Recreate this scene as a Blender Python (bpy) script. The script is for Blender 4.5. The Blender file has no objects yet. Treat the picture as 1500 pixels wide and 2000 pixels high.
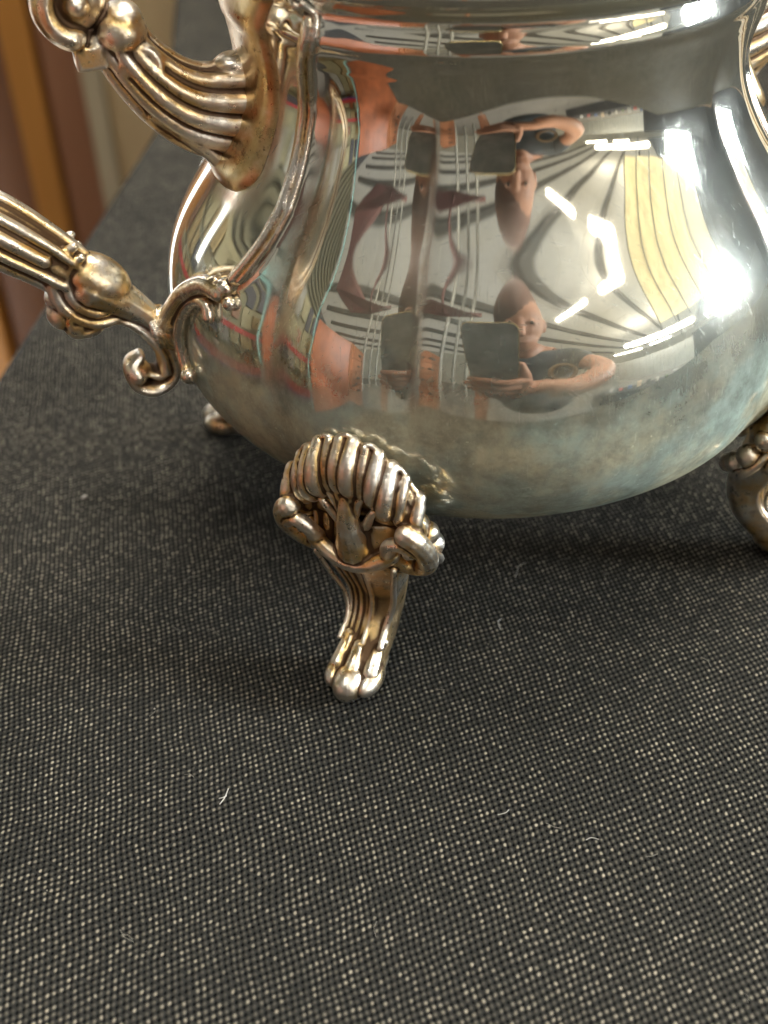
import bpy, bmesh, math, random
import numpy as np
from mathutils import Vector, Matrix
random.seed(7); np.random.seed(7)
S = bpy.context.scene
COL = S.collection
R_ = math.radians

# ------------------------------------------------------------------ camera
CAM = Vector((0.0, -0.20841, 0.1518))
FW = Vector((-0.08409364, 0.79247297, -0.60408183))
RT = Vector((0.99636595, 0.07510609, -0.04017417))
UP = Vector((-0.01353328, 0.60526496, 0.79590903))
cd = bpy.data.cameras.new("camera")
cam = bpy.data.objects.new("camera", cd); COL.objects.link(cam)
cam.matrix_world = Matrix(((RT.x, UP.x, -FW.x, CAM.x), (RT.y, UP.y, -FW.y, CAM.y),
                           (RT.z, UP.z, -FW.z, CAM.z), (0, 0, 0, 1)))
cd.sensor_fit = 'VERTICAL'; cd.sensor_height = 20.0; cd.sensor_width = 15.0
cd.lens = 23.5; cd.clip_start = 0.0005; cd.clip_end = 60
cd.dof.use_dof = True; cd.dof.focus_distance = 0.192; cd.dof.aperture_fstop = 9.0
S.camera = cam

# ------------------------------------------------------------------ world: dim light of a big hall
w = bpy.data.worlds.new("World"); S.world = w; w.use_nodes = True
bg = w.node_tree.nodes["Background"]
bg.inputs[0].default_value = (0.97, 0.97, 1.0, 1); bg.inputs[1].default_value = 0.07
S.view_settings.view_transform = 'Standard'; S.view_settings.look = 'None'
S.view_settings.exposure = 0.10; S.view_settings.gamma = 1.0
S.cycles.max_bounces = 8; S.cycles.glossy_bounces = 6; S.cycles.sample_clamp_indirect = 6.0
S.cycles.caustics_reflective = False; S.cycles.caustics_refractive = False

# ------------------------------------------------------------------ helpers
def link(o, parent=None):
    COL.objects.link(o)
    if parent is not None: o.parent = parent
    return o
def tag(o, label=None, cat=None, group=None, kind=None):
    if label: o["label"] = label
    if cat: o["category"] = cat
    if group: o["group"] = group
    if kind: o["kind"] = kind
    return o
def empty(name, loc=(0, 0, 0)):
    o = bpy.data.objects.new(name, None); o.location = loc; o.empty_display_size = .01
    return link(o)
def np_mesh(name, V, Fq, m, parent=None, smooth=True):
    me = bpy.data.meshes.new(name)
    V = np.asarray(V, np.float32); Fq = np.asarray(Fq, np.int32)
    me.vertices.add(len(V)); me.vertices.foreach_set("co", V.ravel())
    k = Fq.shape[1]
    me.loops.add(len(Fq) * k); me.loops.foreach_set("vertex_index", Fq.ravel())
    me.polygons.add(len(Fq))
    me.polygons.foreach_set("loop_start", np.arange(0, len(Fq) * k, k, dtype=np.int32))
    me.polygons.foreach_set("loop_total", np.full(len(Fq), k, np.int32))
    me.update(calc_edges=True); me.validate()
    if smooth: me.polygons.foreach_set("use_smooth", np.ones(len(me.polygons), bool))
    if m: me.materials.append(m)
    return link(bpy.data.objects.new(name, me), parent)
class MB:
    def __init__(s): s.V = []; s.F = []
    def add(s, V, F):
        o = len(s.V); s.V += [tuple(v) for v in V]; s.F += [tuple(i + o for i in f) for f in F]
    def box(s, c, e, ax=None):
        """box: centre c, full sizes e, axes ax (3 vectors)"""
        c = Vector(c); ax = ax or (Vector((1, 0, 0)), Vector((0, 1, 0)), Vector((0, 0, 1)))
        P = [c + ax[0] * (i * e[0] / 2) + ax[1] * (j * e[1] / 2) + ax[2] * (k * e[2] / 2)
             for i in (-1, 1) for j in (-1, 1) for k in (-1, 1)]
        s.add(P, [(0, 1, 3, 2), (4, 6, 7, 5), (0, 4, 5, 1), (2, 3, 7, 6), (0, 2, 6, 4), (1, 5, 7, 3)])
    def tube(s, pts, rad, seg=16, flat=None, bin_=None):
        """swept tube with round ends; rad list; flat = scale along the binormal"""
        P = [Vector(p) for p in pts]; n = len(P)
        if not hasattr(rad, '__len__'): rad = [rad] * n
        b0 = Vector(bin_) if bin_ is not None else None
        rings = []; prev = None
        for i in range(n):
            t = (P[min(i + 1, n - 1)] - P[max(i - 1, 0)]).normalized()
            if b0 is not None: b = (b0 - t * b0.dot(t)).normalized()
            else:
                ref = prev if prev is not None else (Vector((0, 0, 1)) if abs(t.z) < .9 else Vector((1, 0, 0)))
                b = (ref - t * ref.dot(t)).normalized()
            prev = b; nn = t.cross(b)
            fb = flat if flat is not None else 1.0
            rings.append((P[i], t, b, nn, rad[i], fb))
        full = []
        a = rings[0]; z = rings[-1]
        for ang in (80, 50, 25): full.append((a[0] - a[1] * a[4] * math.sin(R_(ang)), a[2], a[3], a[4] * math.cos(R_(ang)), a[5]))
        for r in rings: full.append((r[0], r[2], r[3], r[4], r[5]))
        for ang in (25, 50, 80): full.append((z[0] + z[1] * z[4] * math.sin(R_(ang)), z[2], z[3], z[4] * math.cos(R_(ang)), z[5]))
        V = []; F = []
        for (c, b, nn, r, fb) in full:
            for k in range(seg):
                q = 2 * math.pi * k / seg
                V.append(c + b * (r * fb * math.cos(q)) + nn * (r * math.sin(q)))
        m = len(full)
        for i in range(m - 1):
            for k in range(seg):
                F.append((i * seg + k, i * seg + (k + 1) % seg, (i + 1) * seg + (k + 1) % seg, (i + 1) * seg + k))
        F.append(tuple(range(seg - 1, -1, -1))); F.append(tuple((m - 1) * seg + k for k in range(seg)))
        s.add(V, F)
    def ell(s, c, r, ax=None, nu=32, nv=20):
        c = Vector(c); ax = ax or (Vector((1, 0, 0)), Vector((0, 1, 0)), Vector((0, 0, 1)))
        if not hasattr(r, '__len__'): r = (r, r, r)
        V = []; F = []
        for j in range(nv + 1):
            th = math.pi * (j + .02) / (nv + .04)
            for i in range(nu):
                p = 2 * math.pi * i / nu
                V.append(c + ax[0] * (r[0] * math.sin(th) * math.cos(p)) + ax[1] * (r[1] * math.sin(th) * math.sin(p)) + ax[2] * (r[2] * math.cos(th)))
        for j in range(nv):
            for i in range(nu):
                F.append((j * nu + i, j * nu + (i + 1) % nu, (j + 1) * nu + (i + 1) % nu, (j + 1) * nu + i))
        F.append(tuple(range(nu - 1, -1, -1))); F.append(tuple(nv * nu + k for k in range(nu)))
        s.add(V, F)
    def mesh(s, name):
        me = bpy.data.meshes.new(name); me.from_pydata([tuple(v) for v in s.V], [], s.F); me.update(); return me
    def build(s, name, m, parent=None, smooth=True, bevel=0, flat_shade=False):
        me = s.mesh(name)
        bm = bmesh.new(); bm.from_mesh(me); bmesh.ops.recalc_face_normals(bm, faces=bm.faces)
        if bevel: bmesh.ops.bevel(bm, geom=bm.edges[:], offset=bevel, segments=2, affect='EDGES', profile=.6)
        bm.to_mesh(me); bm.free()
        if smooth: me.polygons.foreach_set("use_smooth", np.ones(len(me.polygons), bool))
        me.materials.append(m)
        return link(bpy.data.objects.new(name, me), parent)
    def cast(s, name, m, parent=None, voxel=.0003, smooth=4, factor=.5, cav_it=24):
        """melt the collected shapes into one cast-metal skin"""
        me = s.mesh(name); o = bpy.data.objects.new(name, me); COL.objects.link(o)
        bm = bmesh.new(); bm.from_mesh(me); bmesh.ops.recalc_face_normals(bm, faces=bm.faces); bm.to_mesh(me); bm.free()
        r = o.modifiers.new("r", 'REMESH'); r.mode = 'VOXEL'; r.voxel_size = voxel; r.adaptivity = 0
        if smooth:
            q = o.modifiers.new("s", 'SMOOTH'); q.factor = factor; q.iterations = smooth
        dg = bpy.context.evaluated_depsgraph_get(); dg.update()
        ev = o.evaluated_get(dg); nm = bpy.data.meshes.new_from_object(ev)
        o.modifiers.clear(); old = o.data; o.data = nm; nm.name = name; bpy.data.meshes.remove(old)
        nm.materials.clear(); nm.materials.append(m)
        nm.polygons.foreach_set("use_smooth", np.ones(len(nm.polygons), bool))
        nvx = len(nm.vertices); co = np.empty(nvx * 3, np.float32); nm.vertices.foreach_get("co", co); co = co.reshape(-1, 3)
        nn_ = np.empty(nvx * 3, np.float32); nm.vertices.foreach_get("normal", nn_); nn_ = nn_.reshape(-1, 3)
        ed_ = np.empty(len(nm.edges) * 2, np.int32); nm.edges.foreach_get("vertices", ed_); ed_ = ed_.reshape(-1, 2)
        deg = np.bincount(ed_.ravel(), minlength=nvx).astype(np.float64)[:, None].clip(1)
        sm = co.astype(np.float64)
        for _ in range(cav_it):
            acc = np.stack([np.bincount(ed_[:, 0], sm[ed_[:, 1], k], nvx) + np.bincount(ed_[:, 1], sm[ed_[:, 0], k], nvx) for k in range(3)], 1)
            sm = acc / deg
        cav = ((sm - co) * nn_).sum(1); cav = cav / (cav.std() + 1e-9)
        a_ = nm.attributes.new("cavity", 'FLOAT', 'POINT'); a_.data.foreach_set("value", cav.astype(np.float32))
        if parent is not None: o.parent = parent
        return o
def catmull(pts, n=8):
    P = [np.array(p, float) for p in pts]; P = [2 * P[0] - P[1]] + P + [2 * P[-1] - P[-2]]
    out = []
    for i in range(1, len(P) - 2):
        for k in range(n):
            t = k / n
            out.append(.5 * ((2 * P[i]) + (-P[i - 1] + P[i + 1]) * t + (2 * P[i - 1] - 5 * P[i] + 4 * P[i + 1] - P[i + 2]) * t * t
                             + (-P[i - 1] + 3 * P[i] - 3 * P[i + 1] + P[i + 2]) * t ** 3))
    out.append(P[-2]); return out

# ------------------------------------------------------------------ materials
def new_mat(name):
    m = bpy.data.materials.new(name); m.use_nodes = True; nt = m.node_tree
    return m, nt, nt.nodes["Principled BSDF"]
def N(nt, t, **kw):
    n = nt.nodes.new(t)
    for k, v in kw.items(): setattr(n, k, v)
    return n
def L(nt, a, b): nt.links.new(a, b)
def noise(nt, co, scale, detail=4, rough=.55, w=None):
    n = N(nt, 'ShaderNodeTexNoise'); n.inputs['Scale'].default_value = scale
    n.inputs['Detail'].default_value = detail; n.inputs['Roughness'].default_value = rough
    L(nt, co, n.inputs['Vector']); return n.outputs['Fac']
def ramp(nt, fac, stops):
    n = N(nt, 'ShaderNodeValToRGB'); e = n.color_ramp.elements
    while len(e) < len(stops): e.new(.5)
    for i, (p, c) in enumerate(stops):
        e[i].position = p; e[i].color = (c if hasattr(c, '__len__') else (c, c, c)) + ((1,) if hasattr(c, '__len__') else (1,))
    L(nt, fac, n.inputs[0]); return n.outputs[0]
def math_(nt, op, a, b=None, c=None, clamp=False):
    n = N(nt, 'ShaderNodeMath', operation=op); n.use_clamp = clamp
    for i, v in enumerate((a, b, c)):
        if v is None: continue
        if hasattr(v, 'links') or hasattr(v, 'is_output'): L(nt, v, n.inputs[i])
        else: n.inputs[i].default_value = v
    return n.outputs[0]
def mix(nt, fac, a, b, blend='MIX'):
    n = N(nt, 'ShaderNodeMix', data_type='RGBA', blend_type=blend)
    for sock, v in ((n.inputs[0], fac), (n.inputs[6], a), (n.inputs[7], b)):
        if hasattr(v, 'is_output'): L(nt, v, sock)
        elif hasattr(v, '__len__'): sock.default_value = tuple(v) + (1,)
        else: sock.default_value = v
    return n.outputs[2]
def coord(nt): return N(nt, 'ShaderNodeTexCoord').outputs['Object']

def silver(name, tarnish_reflection=.3, rough=.03, cast=False):
    m, nt, b = new_mat(name); co = coord(nt)
    b.inputs['Metallic'].default_value = 1.0
    big = noise(nt, co, 34, 5, .6); fine = noise(nt, co, 420, 6, .65); mid = noise(nt, co, 110, 5, .6)
    if cast:
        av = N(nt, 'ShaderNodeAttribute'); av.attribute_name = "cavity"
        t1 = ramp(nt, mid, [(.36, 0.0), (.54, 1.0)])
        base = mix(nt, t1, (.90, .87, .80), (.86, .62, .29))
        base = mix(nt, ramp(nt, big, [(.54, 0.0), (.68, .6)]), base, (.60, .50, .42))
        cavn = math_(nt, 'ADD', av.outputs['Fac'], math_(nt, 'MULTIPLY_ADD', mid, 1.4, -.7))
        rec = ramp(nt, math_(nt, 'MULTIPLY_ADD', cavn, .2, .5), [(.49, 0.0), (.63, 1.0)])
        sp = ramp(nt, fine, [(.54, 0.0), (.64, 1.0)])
        dirt = math_(nt, 'MAXIMUM', math_(nt, 'MULTIPLY', rec, .96), math_(nt, 'MULTIPLY', sp, tarnish_reflection))
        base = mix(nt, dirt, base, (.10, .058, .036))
        base = mix(nt, ramp(nt, math_(nt, 'MULTIPLY_ADD', cavn, .2, .5), [(.24, .7), (.38, 0.0)]), base, (.93, .90, .84))  # raised parts paler: a highlight put into the colour
        L(nt, base, b.inputs['Base Color'])
        rr = math_(nt, 'MULTIPLY_ADD', fine, .34, rough - .06); rr = math_(nt, 'MULTIPLY_ADD', dirt, .25, rr, clamp=True); L(nt, rr, b.inputs['Roughness'])
        bp = N(nt, 'ShaderNodeBump'); bp.inputs['Strength'].default_value = .55; bp.inputs['Distance'].default_value = .0005
        L(nt, math_(nt, 'ADD', mid, math_(nt, 'MULTIPLY', fine, .6)), bp.inputs['Height']); L(nt, bp.outputs[0], b.inputs['Normal'])
        return m
    # polished plate with a thin cloudy film
    t = ramp(nt, big, [(.35, 0.0), (.7, 1.0)])
    base = mix(nt, t, (.875, .86, .80), (.80, .745, .59)); L(nt, base, b.inputs['Base Color'])
    b.inputs['Roughness'].default_value = rough
    # scratches: stretched fine noise
    mp = N(nt, 'ShaderNodeMapping'); L(nt, co, mp.inputs[0]); mp.inputs['Rotation'].default_value = (.3, .9, .4); mp.inputs['Scale'].default_value = (1, 14, 1.6)
    s1 = noise(nt, mp.outputs[0], 260, 4, .6)
    mp2 = N(nt, 'ShaderNodeMapping'); L(nt, co, mp2.inputs[0]); mp2.inputs['Rotation'].default_value = (1.2, -.5, 1.1); mp2.inputs['Scale'].default_value = (20, 1, 1)
    s2 = noise(nt, mp2.outputs[0], 240, 3, .6)
    sc = math_(nt, 'MAXIMUM', ramp(nt, s1, [(.62, 0.0), (.70, 1.0)]), ramp(nt, s2, [(.64, 0.0), (.72, 1.0)]))
    g = N(nt, 'ShaderNodeBsdfAnisotropic'); g.inputs['Roughness'].default_value = .33
    g.inputs['Color'].default_value = (.62, .62, .55, 1)
    film = N(nt, 'ShaderNodeBsdfDiffuse'); film.inputs['Color'].default_value = (.46, .53, .50, 1)
    sx = N(nt, 'ShaderNodeSeparateXYZ'); L(nt, co, sx.inputs[0])
    low = ramp(nt, math_(nt, 'MULTIPLY', sx.outputs[2], 10.0), [(.46, 1.0), (.66, .45), (.86, .06)])
    low2 = ramp(nt, math_(nt, 'MULTIPLY_ADD', noise(nt, co, 45, 5, .6), .16, math_(nt, 'MULTIPLY', sx.outputs[2], 10.0)), [(.57, 1.0), (.66, .38), (.80, .14), (1.0, .06)])
    at_ = N(nt, 'ShaderNodeAttribute'); at_.attribute_name = "tarnish_reflection"
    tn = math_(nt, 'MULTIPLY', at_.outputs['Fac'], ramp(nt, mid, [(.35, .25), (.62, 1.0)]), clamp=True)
    base = mix(nt, tn, base, (.34, .17, .10)); L(nt, base, b.inputs['Base Color'])  # real tarnish plus the reflection painted brown along the valleys
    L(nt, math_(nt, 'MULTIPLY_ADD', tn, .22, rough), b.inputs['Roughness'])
    haze = math_(nt, 'MULTIPLY_ADD', ramp(nt, mid, [(.38, 0.0), (.68, 1.0)]), .12, .20)
    smudge = ramp(nt, noise(nt, co, 55, 6, .7), [(.50, 0.0), (.62, 1.0)])
    haze = math_(nt, 'MULTIPLY_ADD', smudge, .09, haze)
    haze = math_(nt, 'MULTIPLY', haze, low)
    haze = math_(nt, 'MULTIPLY_ADD', ramp(nt, noise(nt, co, 24, 5, .65), [(.52, 0.0), (.64, 1.0)]), .05, haze)
    haze = math_(nt, 'MULTIPLY_ADD', sc, .22, haze, clamp=True)
    haze = math_(nt, 'MULTIPLY_ADD', ramp(nt, fine, [(.66, 0.0), (.72, 1.0)]), .10, haze, clamp=True)
    mx = N(nt, 'ShaderNodeMixShader'); L(nt, haze, mx.inputs[0]); L(nt, b.outputs[0], mx.inputs[1]); L(nt, g.outputs[0], mx.inputs[2])
    spots = ramp(nt, noise(nt, co, 230, 7, .75), [(.38, .45), (.58, 1.0)])
    specks = ramp(nt, noise(nt, co, 900, 3, .6), [(.68, 0.0), (.73, 1.0)])
    blot = ramp(nt, noise(nt, co, 62, 6, .75), [(.36, .6), (.66, 1.15)])
    mx2 = N(nt, 'ShaderNodeMixShader')
    dirt = math_(nt, 'MULTIPLY', math_(nt, 'MULTIPLY', spots, blot), math_(nt, 'MULTIPLY', low2, .68))
    dirt = math_(nt, 'MULTIPLY_ADD', math_(nt, 'MULTIPLY', specks, low2), .45, dirt, clamp=True)
    fc = mix(nt, ramp(nt, noise(nt, co, 70, 4, .6), [(.42, 0.0), (.58, 1.0)]), (.42, .52, .45), (.58, .56, .40)); L(nt, fc, film.inputs['Color'])
    L(nt, dirt, mx2.inputs[0]); L(nt, mx.outputs[0], mx2.inputs[1]); L(nt, film.outputs[0], mx2.inputs[2])
    L(nt, mx2.outputs[0], nt.nodes['Material Output'].inputs[0])
    bp = N(nt, 'ShaderNodeBump'); bp.inputs['Strength'].default_value = .05; bp.inputs['Distance'].default_value = .0006
    L(nt, noise(nt, co, 60, 3, .5), bp.inputs['Height']); L(nt, bp.outputs[0], b.inputs['Normal'])
    return m
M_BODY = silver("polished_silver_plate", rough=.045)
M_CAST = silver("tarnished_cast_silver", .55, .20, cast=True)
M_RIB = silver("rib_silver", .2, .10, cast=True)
def gold_tarnish():
    m, nt, b = new_mat("golden_tarnish"); co = coord(nt)
    a = noise(nt, co, 130, 6, .7); c = noise(nt, co, 500, 5, .7)
    col = ramp(nt, a, [(.3, (.30, .19, .08)), (.5, (.55, .40, .20)), (.7, (.74, .62, .42))])
    col = mix(nt, ramp(nt, c, [(.58, 0.0), (.68, 1.0)]), col, (.16, .10, .05))
    L(nt, col, b.inputs['Base Color']); b.inputs['Metallic'].default_value = 1
    L(nt, math_(nt, 'MULTIPLY_ADD', a, .35, .12), b.inputs['Roughness'])
    return m
M_PLATE = gold_tarnish()
def plain(name, col, rough=.6, metal=0, spread=.12, scale=6, spec=.4, bump=0):
    m, nt, b = new_mat(name); co = coord(nt)
    n = noise(nt, co, scale, 5, .6)
    lo = tuple(c * (1 - spread) for c in col); hi = tuple(min(1, c * (1 + spread)) for c in col)
    L(nt, ramp(nt, n, [(.3, lo), (.7, hi)]), b.inputs['Base Color'])
    b.inputs['Roughness'].default_value = rough; b.inputs['Metallic'].default_value = metal
    b.inputs['Specular IOR Level'].default_value = spec
    if bump:
        bp = N(nt, 'ShaderNodeBump'); bp.inputs['Strength'].default_value = bump; bp.inputs['Distance'].default_value = .003
        L(nt, n, bp.inputs['Height']); L(nt, bp.outputs[0], b.inputs['Normal'])
    return m
def wood(name, c1, c2, scale=8, rough=.45):
    m, nt, b = new_mat(name); co = coord(nt)
    mp = N(nt, 'ShaderNodeMapping'); L(nt, co, mp.inputs[0]); mp.inputs['Scale'].default_value = (1, 1, .08)
    n = noise(nt, mp.outputs[0], scale, 6, .65)
    L(nt, ramp(nt, n, [(.3, c1), (.7, c2)]), b.inputs['Base Color']); b.inputs['Roughness'].default_value = rough
    return m
def glow(name, col, strength):
    m, nt, b = new_mat(name)
    b.inputs['Base Color'].default_value = (.8, .8, .8, 1)
    b.inputs['Emission Color'].default_value = tuple(col) + (1,); b.inputs['Emission Strength'].default_value = strength
    return m

def weave():
    """black woven cloth: skew lattice of pale thread crossings, ~1 mm apart"""
    m, nt, b = new_mat("black_woven_cloth")
    geo = N(nt, 'ShaderNodeNewGeometry'); pos = geo.outputs['Position']
    # slight warp of the threads
    wn = N(nt, 'ShaderNodeTexNoise'); wn.inputs['Scale'].default_value = 60; wn.inputs['Detail'].default_value = 3; L(nt, pos, wn.inputs['Vector'])
    wv = N(nt, 'ShaderNodeVectorMath', operation='MULTIPLY_ADD'); L(nt, wn.outputs['Color'], wv.inputs[0]); wv.inputs[1].default_value = (.0020,) * 3; L(nt, pos, wv.inputs[2])
    a = np.array([.00084, .00047]); c = np.array([.00029, -.00110])
    Mx = np.linalg.inv(np.stack([a, c], 1))
    def dot(v):
        n = N(nt, 'ShaderNodeVectorMath', operation='DOT_PRODUCT'); L(nt, wv.outputs[0], n.inputs[0]); n.inputs[1].default_value = (v[0], v[1], 0); return n.outputs['Value']
    u = dot(Mx[0]); v = dot(Mx[1])
    fu = math_(nt, 'FRACT', u); fv = math_(nt, 'FRACT', v)
    cu = math_(nt, 'FLOOR', u); cv = math_(nt, 'FLOOR', v)
    cell = N(nt, 'ShaderNodeCombineXYZ'); L(nt, cu, cell.inputs[0]); L(nt, cv, cell.inputs[1])
    wh = N(nt, 'ShaderNodeTexWhiteNoise', noise_dimensions='2D'); L(nt, cell.outputs[0], wh.inputs['Vector'])
    sep = N(nt, 'ShaderNodeSeparateColor'); L(nt, wh.outputs['Color'], sep.inputs[0])
    # jittered dot
    du = math_(nt, 'SUBTRACT', fu, math_(nt, 'MULTIPLY_ADD', sep.outputs[0], .20, .40))
    dv = math_(nt, 'SUBTRACT', fv, math_(nt, 'MULTIPLY_ADD', sep.outputs[1], .20, .40))
    d = math_(nt, 'SQRT', math_(nt, 'ADD', math_(nt, 'MULTIPLY', du, du), math_(nt, 'MULTIPLY', dv, dv)))
    dn = math_(nt, 'MULTIPLY_ADD', noise(nt, pos, 2600, 2, .6), .30, -.15); d = math_(nt, 'ADD', d, dn)
    dotm = ramp(nt, d, [(.11, 1.0), (.32, 0.0)])
    # dark holes at the cell corners
    hu = math_(nt, 'ABSOLUTE', math_(nt, 'SUBTRACT', fu, .5)); hv = math_(nt, 'ABSOLUTE', math_(nt, 'SUBTRACT', fv, .5))
    hole = ramp(nt, math_(nt, 'ADD', math_(nt, 'ADD', hu, hv), dn), [(.58, 0.0), (.86, 1.0)])
    patch = ramp(nt, noise(nt, pos, 38, 4, .65), [(.30, .50), (.68, 1.0)])
    patch2 = ramp(nt, noise(nt, pos, 260, 3, .6), [(.30, .45), (.60, 1.0)])
    rnd = math_(nt, 'POWER', wh.outputs['Value'], 2.3)
    amp = math_(nt, 'MULTIPLY', math_(nt, 'MULTIPLY', math_(nt, 'MULTIPLY_ADD', rnd, .85, .13), patch), patch2)
    base = mix(nt, noise(nt, pos, 1500, 3, .6), (.014, .0145, .014), (.046, .044, .039))
    base = mix(nt, hole, base, (.0015, .002, .003))
    col = mix(nt, math_(nt, 'MULTIPLY', dotm, amp), base, (.50, .43, .31))
    L(nt, col, b.inputs['Base Color']); b.inputs['Roughness'].default_value = .42
    L(nt, math_(nt, 'MULTIPLY', math_(nt, 'MULTIPLY', dotm, amp), 1.0), b.inputs['Specular IOR Level'])
    b.inputs['Sheen Weight'].default_value = .0; b.inputs['Sheen Roughness'].default_value = .5
    bp = N(nt, 'ShaderNodeBump'); bp.inputs['Strength'].default_value = .5; bp.inputs['Distance'].default_value = .0003
    L(nt, math_(nt, 'SUBTRACT', dotm, hole), bp.inputs['Height']); L(nt, bp.outputs[0], b.inputs['Normal'])
    return m
M_CLOTH = weave()

# ------------------------------------------------------------------ pot: surface of the body
HZ = -68.0
zk = np.array([19, 21, 25, 31, 38, 46, 55, 63, 70, 77, 84, 91, 98, 101.5, 104.5, 108, 110, 112.5, 115]) / 1000
rk = np.array([24.15, 34.39, 43.52, 51., 56.84, 59.39, 59.44, 57.74, 54.09, 49.05, 44.59, 41.88, 41.72, 42.1, 42.35, 42.15, 42.3, 43.7, 45.6]) / 1000
def spline(xk, yk):
    n = len(xk); h = np.diff(xk); A = np.eye(n); b = np.zeros(n)
    for i in range(1, n - 1):
        A[i, i - 1] = h[i - 1]; A[i, i] = 2 * (h[i - 1] + h[i]); A[i, i + 1] = h[i]
        b[i] = 6 * ((yk[i + 1] - yk[i]) / h[i] - (yk[i] - yk[i - 1]) / h[i - 1])
    Mm = np.linalg.solve(A, b)
    def f(x):
        x = np.asarray(x, float); i = np.clip(np.searchsorted(xk, x) - 1, 0, n - 2)
        t = x - xk[i]; hh = h[i]; u = hh - t
        return (Mm[i] * u ** 3 + Mm[i + 1] * t ** 3) / (6 * hh) + (yk[i] / hh - Mm[i] * hh / 6) * u + (yk[i + 1] / hh - Mm[i + 1] * hh / 6) * t
    return f
# two splines: the belly as measured, and the collar above
F_LO = spline(np.array([19, 21, 25, 31, 38, 46, 55, 63, 70, 77, 84, 91, 98, 105, 112.]) / 1000,
              np.array([24.15, 34.39, 43.52, 51., 56.84, 59.39, 59.44, 57.74, 54.09, 49.05, 44.59, 41.88, 41.87, 43.5, 45.6]) / 1000)
F_UP = spline(np.array([96, 97, 98, 98.5, 100, 101.2, 101.9, 102.6, 103.6, 104.8, 105.8, 106.5, 107.2, 108, 108.8, 109.8, 111, 112.5, 114, 115.6]) / 1000,
              np.array([41.68, 41.76, 41.87, 41.93, 42.18, 42.46, 42.80, 42.98, 42.80, 42.40, 42.05, 42.0, 42.4, 43.2, 43.9, 44.3, 44.45, 44.5, 45.2, 46.5]) / 1000)
def r0(z):
    z = np.asarray(z, float)
    return np.where(z < .0985, F_LO(np.minimum(z, .0985)), F_UP(np.maximum(z, .098)))
ph = np.arange(0, 360, .25)
FEET = [(HZ + 45 + 90 * k) % 360 for k in range(4)]
def lobes():
    g = np.zeros_like(ph)
    for i, p in enumerate(ph):
        d = min(abs((p - f + 180) % 360 - 180) for f in FEET)
        g[i] = 1 - (d / 12) ** 2 if d < 12 else 1 - (1 - (d - 12) / 33) ** 2.1
    k = np.exp(-.5 * (np.arange(-32, 33) * .25 / .85) ** 2); k /= k.sum()
    return np.convolve(np.concatenate([g[-32:], g, g[:32]]), k, 'valid')
G = lobes()
def amp(z):
    t = np.clip((z - .026) / .014, 0, 1); u = np.clip((.100 - z) / .010, 0, 1)
    return .035 * t * t * (3 - 2 * t) * u * u * (3 - 2 * u)
def Rb(az, z): return r0(z) * (1 - amp(z) * (1 - np.interp(np.asarray(az) % 360, ph, G, period=360)))
RIB_Z = np.array([66.2, 69.2, 73.2, 78, 83.6, 89, 93.5, 97.5, 100.8, 103.5, 106.5, 110.5, 113.5, 116]) / 1000
RIB_A = np.array([21.5, 23.7, 26, 27.3, 27.2, 26.8, 27.2, 28.6, 30, 32.5, 32, 29.5, 27, 26])
def rib_bump(az, z):
    if z < .0655: return 0.0 * az
    h = 0.0 * az; c = float(np.interp(z, RIB_Z, RIB_A)); dz = .001
    sl = (float(np.interp(z + dz, RIB_Z, RIB_A)) - float(np.interp(z - dz, RIB_Z, RIB_A))) / (2 * dz) * math.pi / 180 * .05
    k = min(1, (z - .0655) / .004) * min(1, max(0, (.1135 - z) / .003))
    for hz in (HZ, HZ + 180):
        for s_, extra, am in ((1, 0, 1.35e-3), (-1, 5, .9e-3)):
            d = ((az - (hz + s_ * (c + extra)) + 180) % 360 - 180) * math.pi / 180 * .05 / math.sqrt(1 + sl * sl)
            h = h + am * k * np.exp(-np.abs(d / .00118) ** 3) + .25 * am * k * np.exp(-(d / .003) ** 2)
    return h
def bp_(az, z, off=0.0):
    """point off the body surface at azimuth az (deg), height z"""
    r = float(Rb(az, z)); a = R_(az)
    dz = .0008; s = (float(Rb(az, z + dz)) - float(Rb(az, z - dz))) / (2 * dz)
    nn = Vector((math.sin(a), -math.cos(a), -s)).normalized()
    return Vector((r * math.sin(a), -r * math.cos(a), z)) + nn * off
def radial(az): a = R_(az); return Vector((math.sin(a), -math.cos(a), 0))
def tangent(az): a = R_(az); return Vector((math.cos(a), math.sin(a), 0))

pot = empty("silver_sugar_bowl")
tag(pot, "silver plated footed sugar bowl with two scroll handles standing on black cloth", "sugar bowl")
nz = 400; na = 1320
zs = np.concatenate([[.019] * 1, .019 + (.1152 - .019) * np.linspace(0, 1, nz) ** 1.0])
az = np.linspace(0, 360, na, endpoint=False)
V = []
rows = []
def ring(rf, z): rows.append((rf, z))
V = [];
bot = [(0.0005, .0205), (.010, .0203), (.020, .0196)]
prof_rings = []
_rs = np.random.RandomState(11); _w = [(_rs.randint(3, 34), _rs.uniform(200, 900) * _rs.choice([-1, 1]), _rs.rand() * 6.28) for _ in range(26)]
def wob(az, z):
    """hand finished metal: hundredths of a millimetre of unevenness"""
    o = 0 * az
    for n_, f_, p_ in _w: o = o + 1.7e-6 / (1 + n_ * .06 + abs(f_) * .0012) * np.sin(np.radians(az) * n_ + f_ * z + p_)
    return o
for r, z in bot: prof_rings.append(np.stack([np.full(na, r), np.full(na, z)], 1))
for z in np.linspace(.0192, .1152, nz): prof_rings.append(np.stack([Rb(az, z) + rib_bump(az, z) + wob(az, z), np.full(na, z)], 1))
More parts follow.
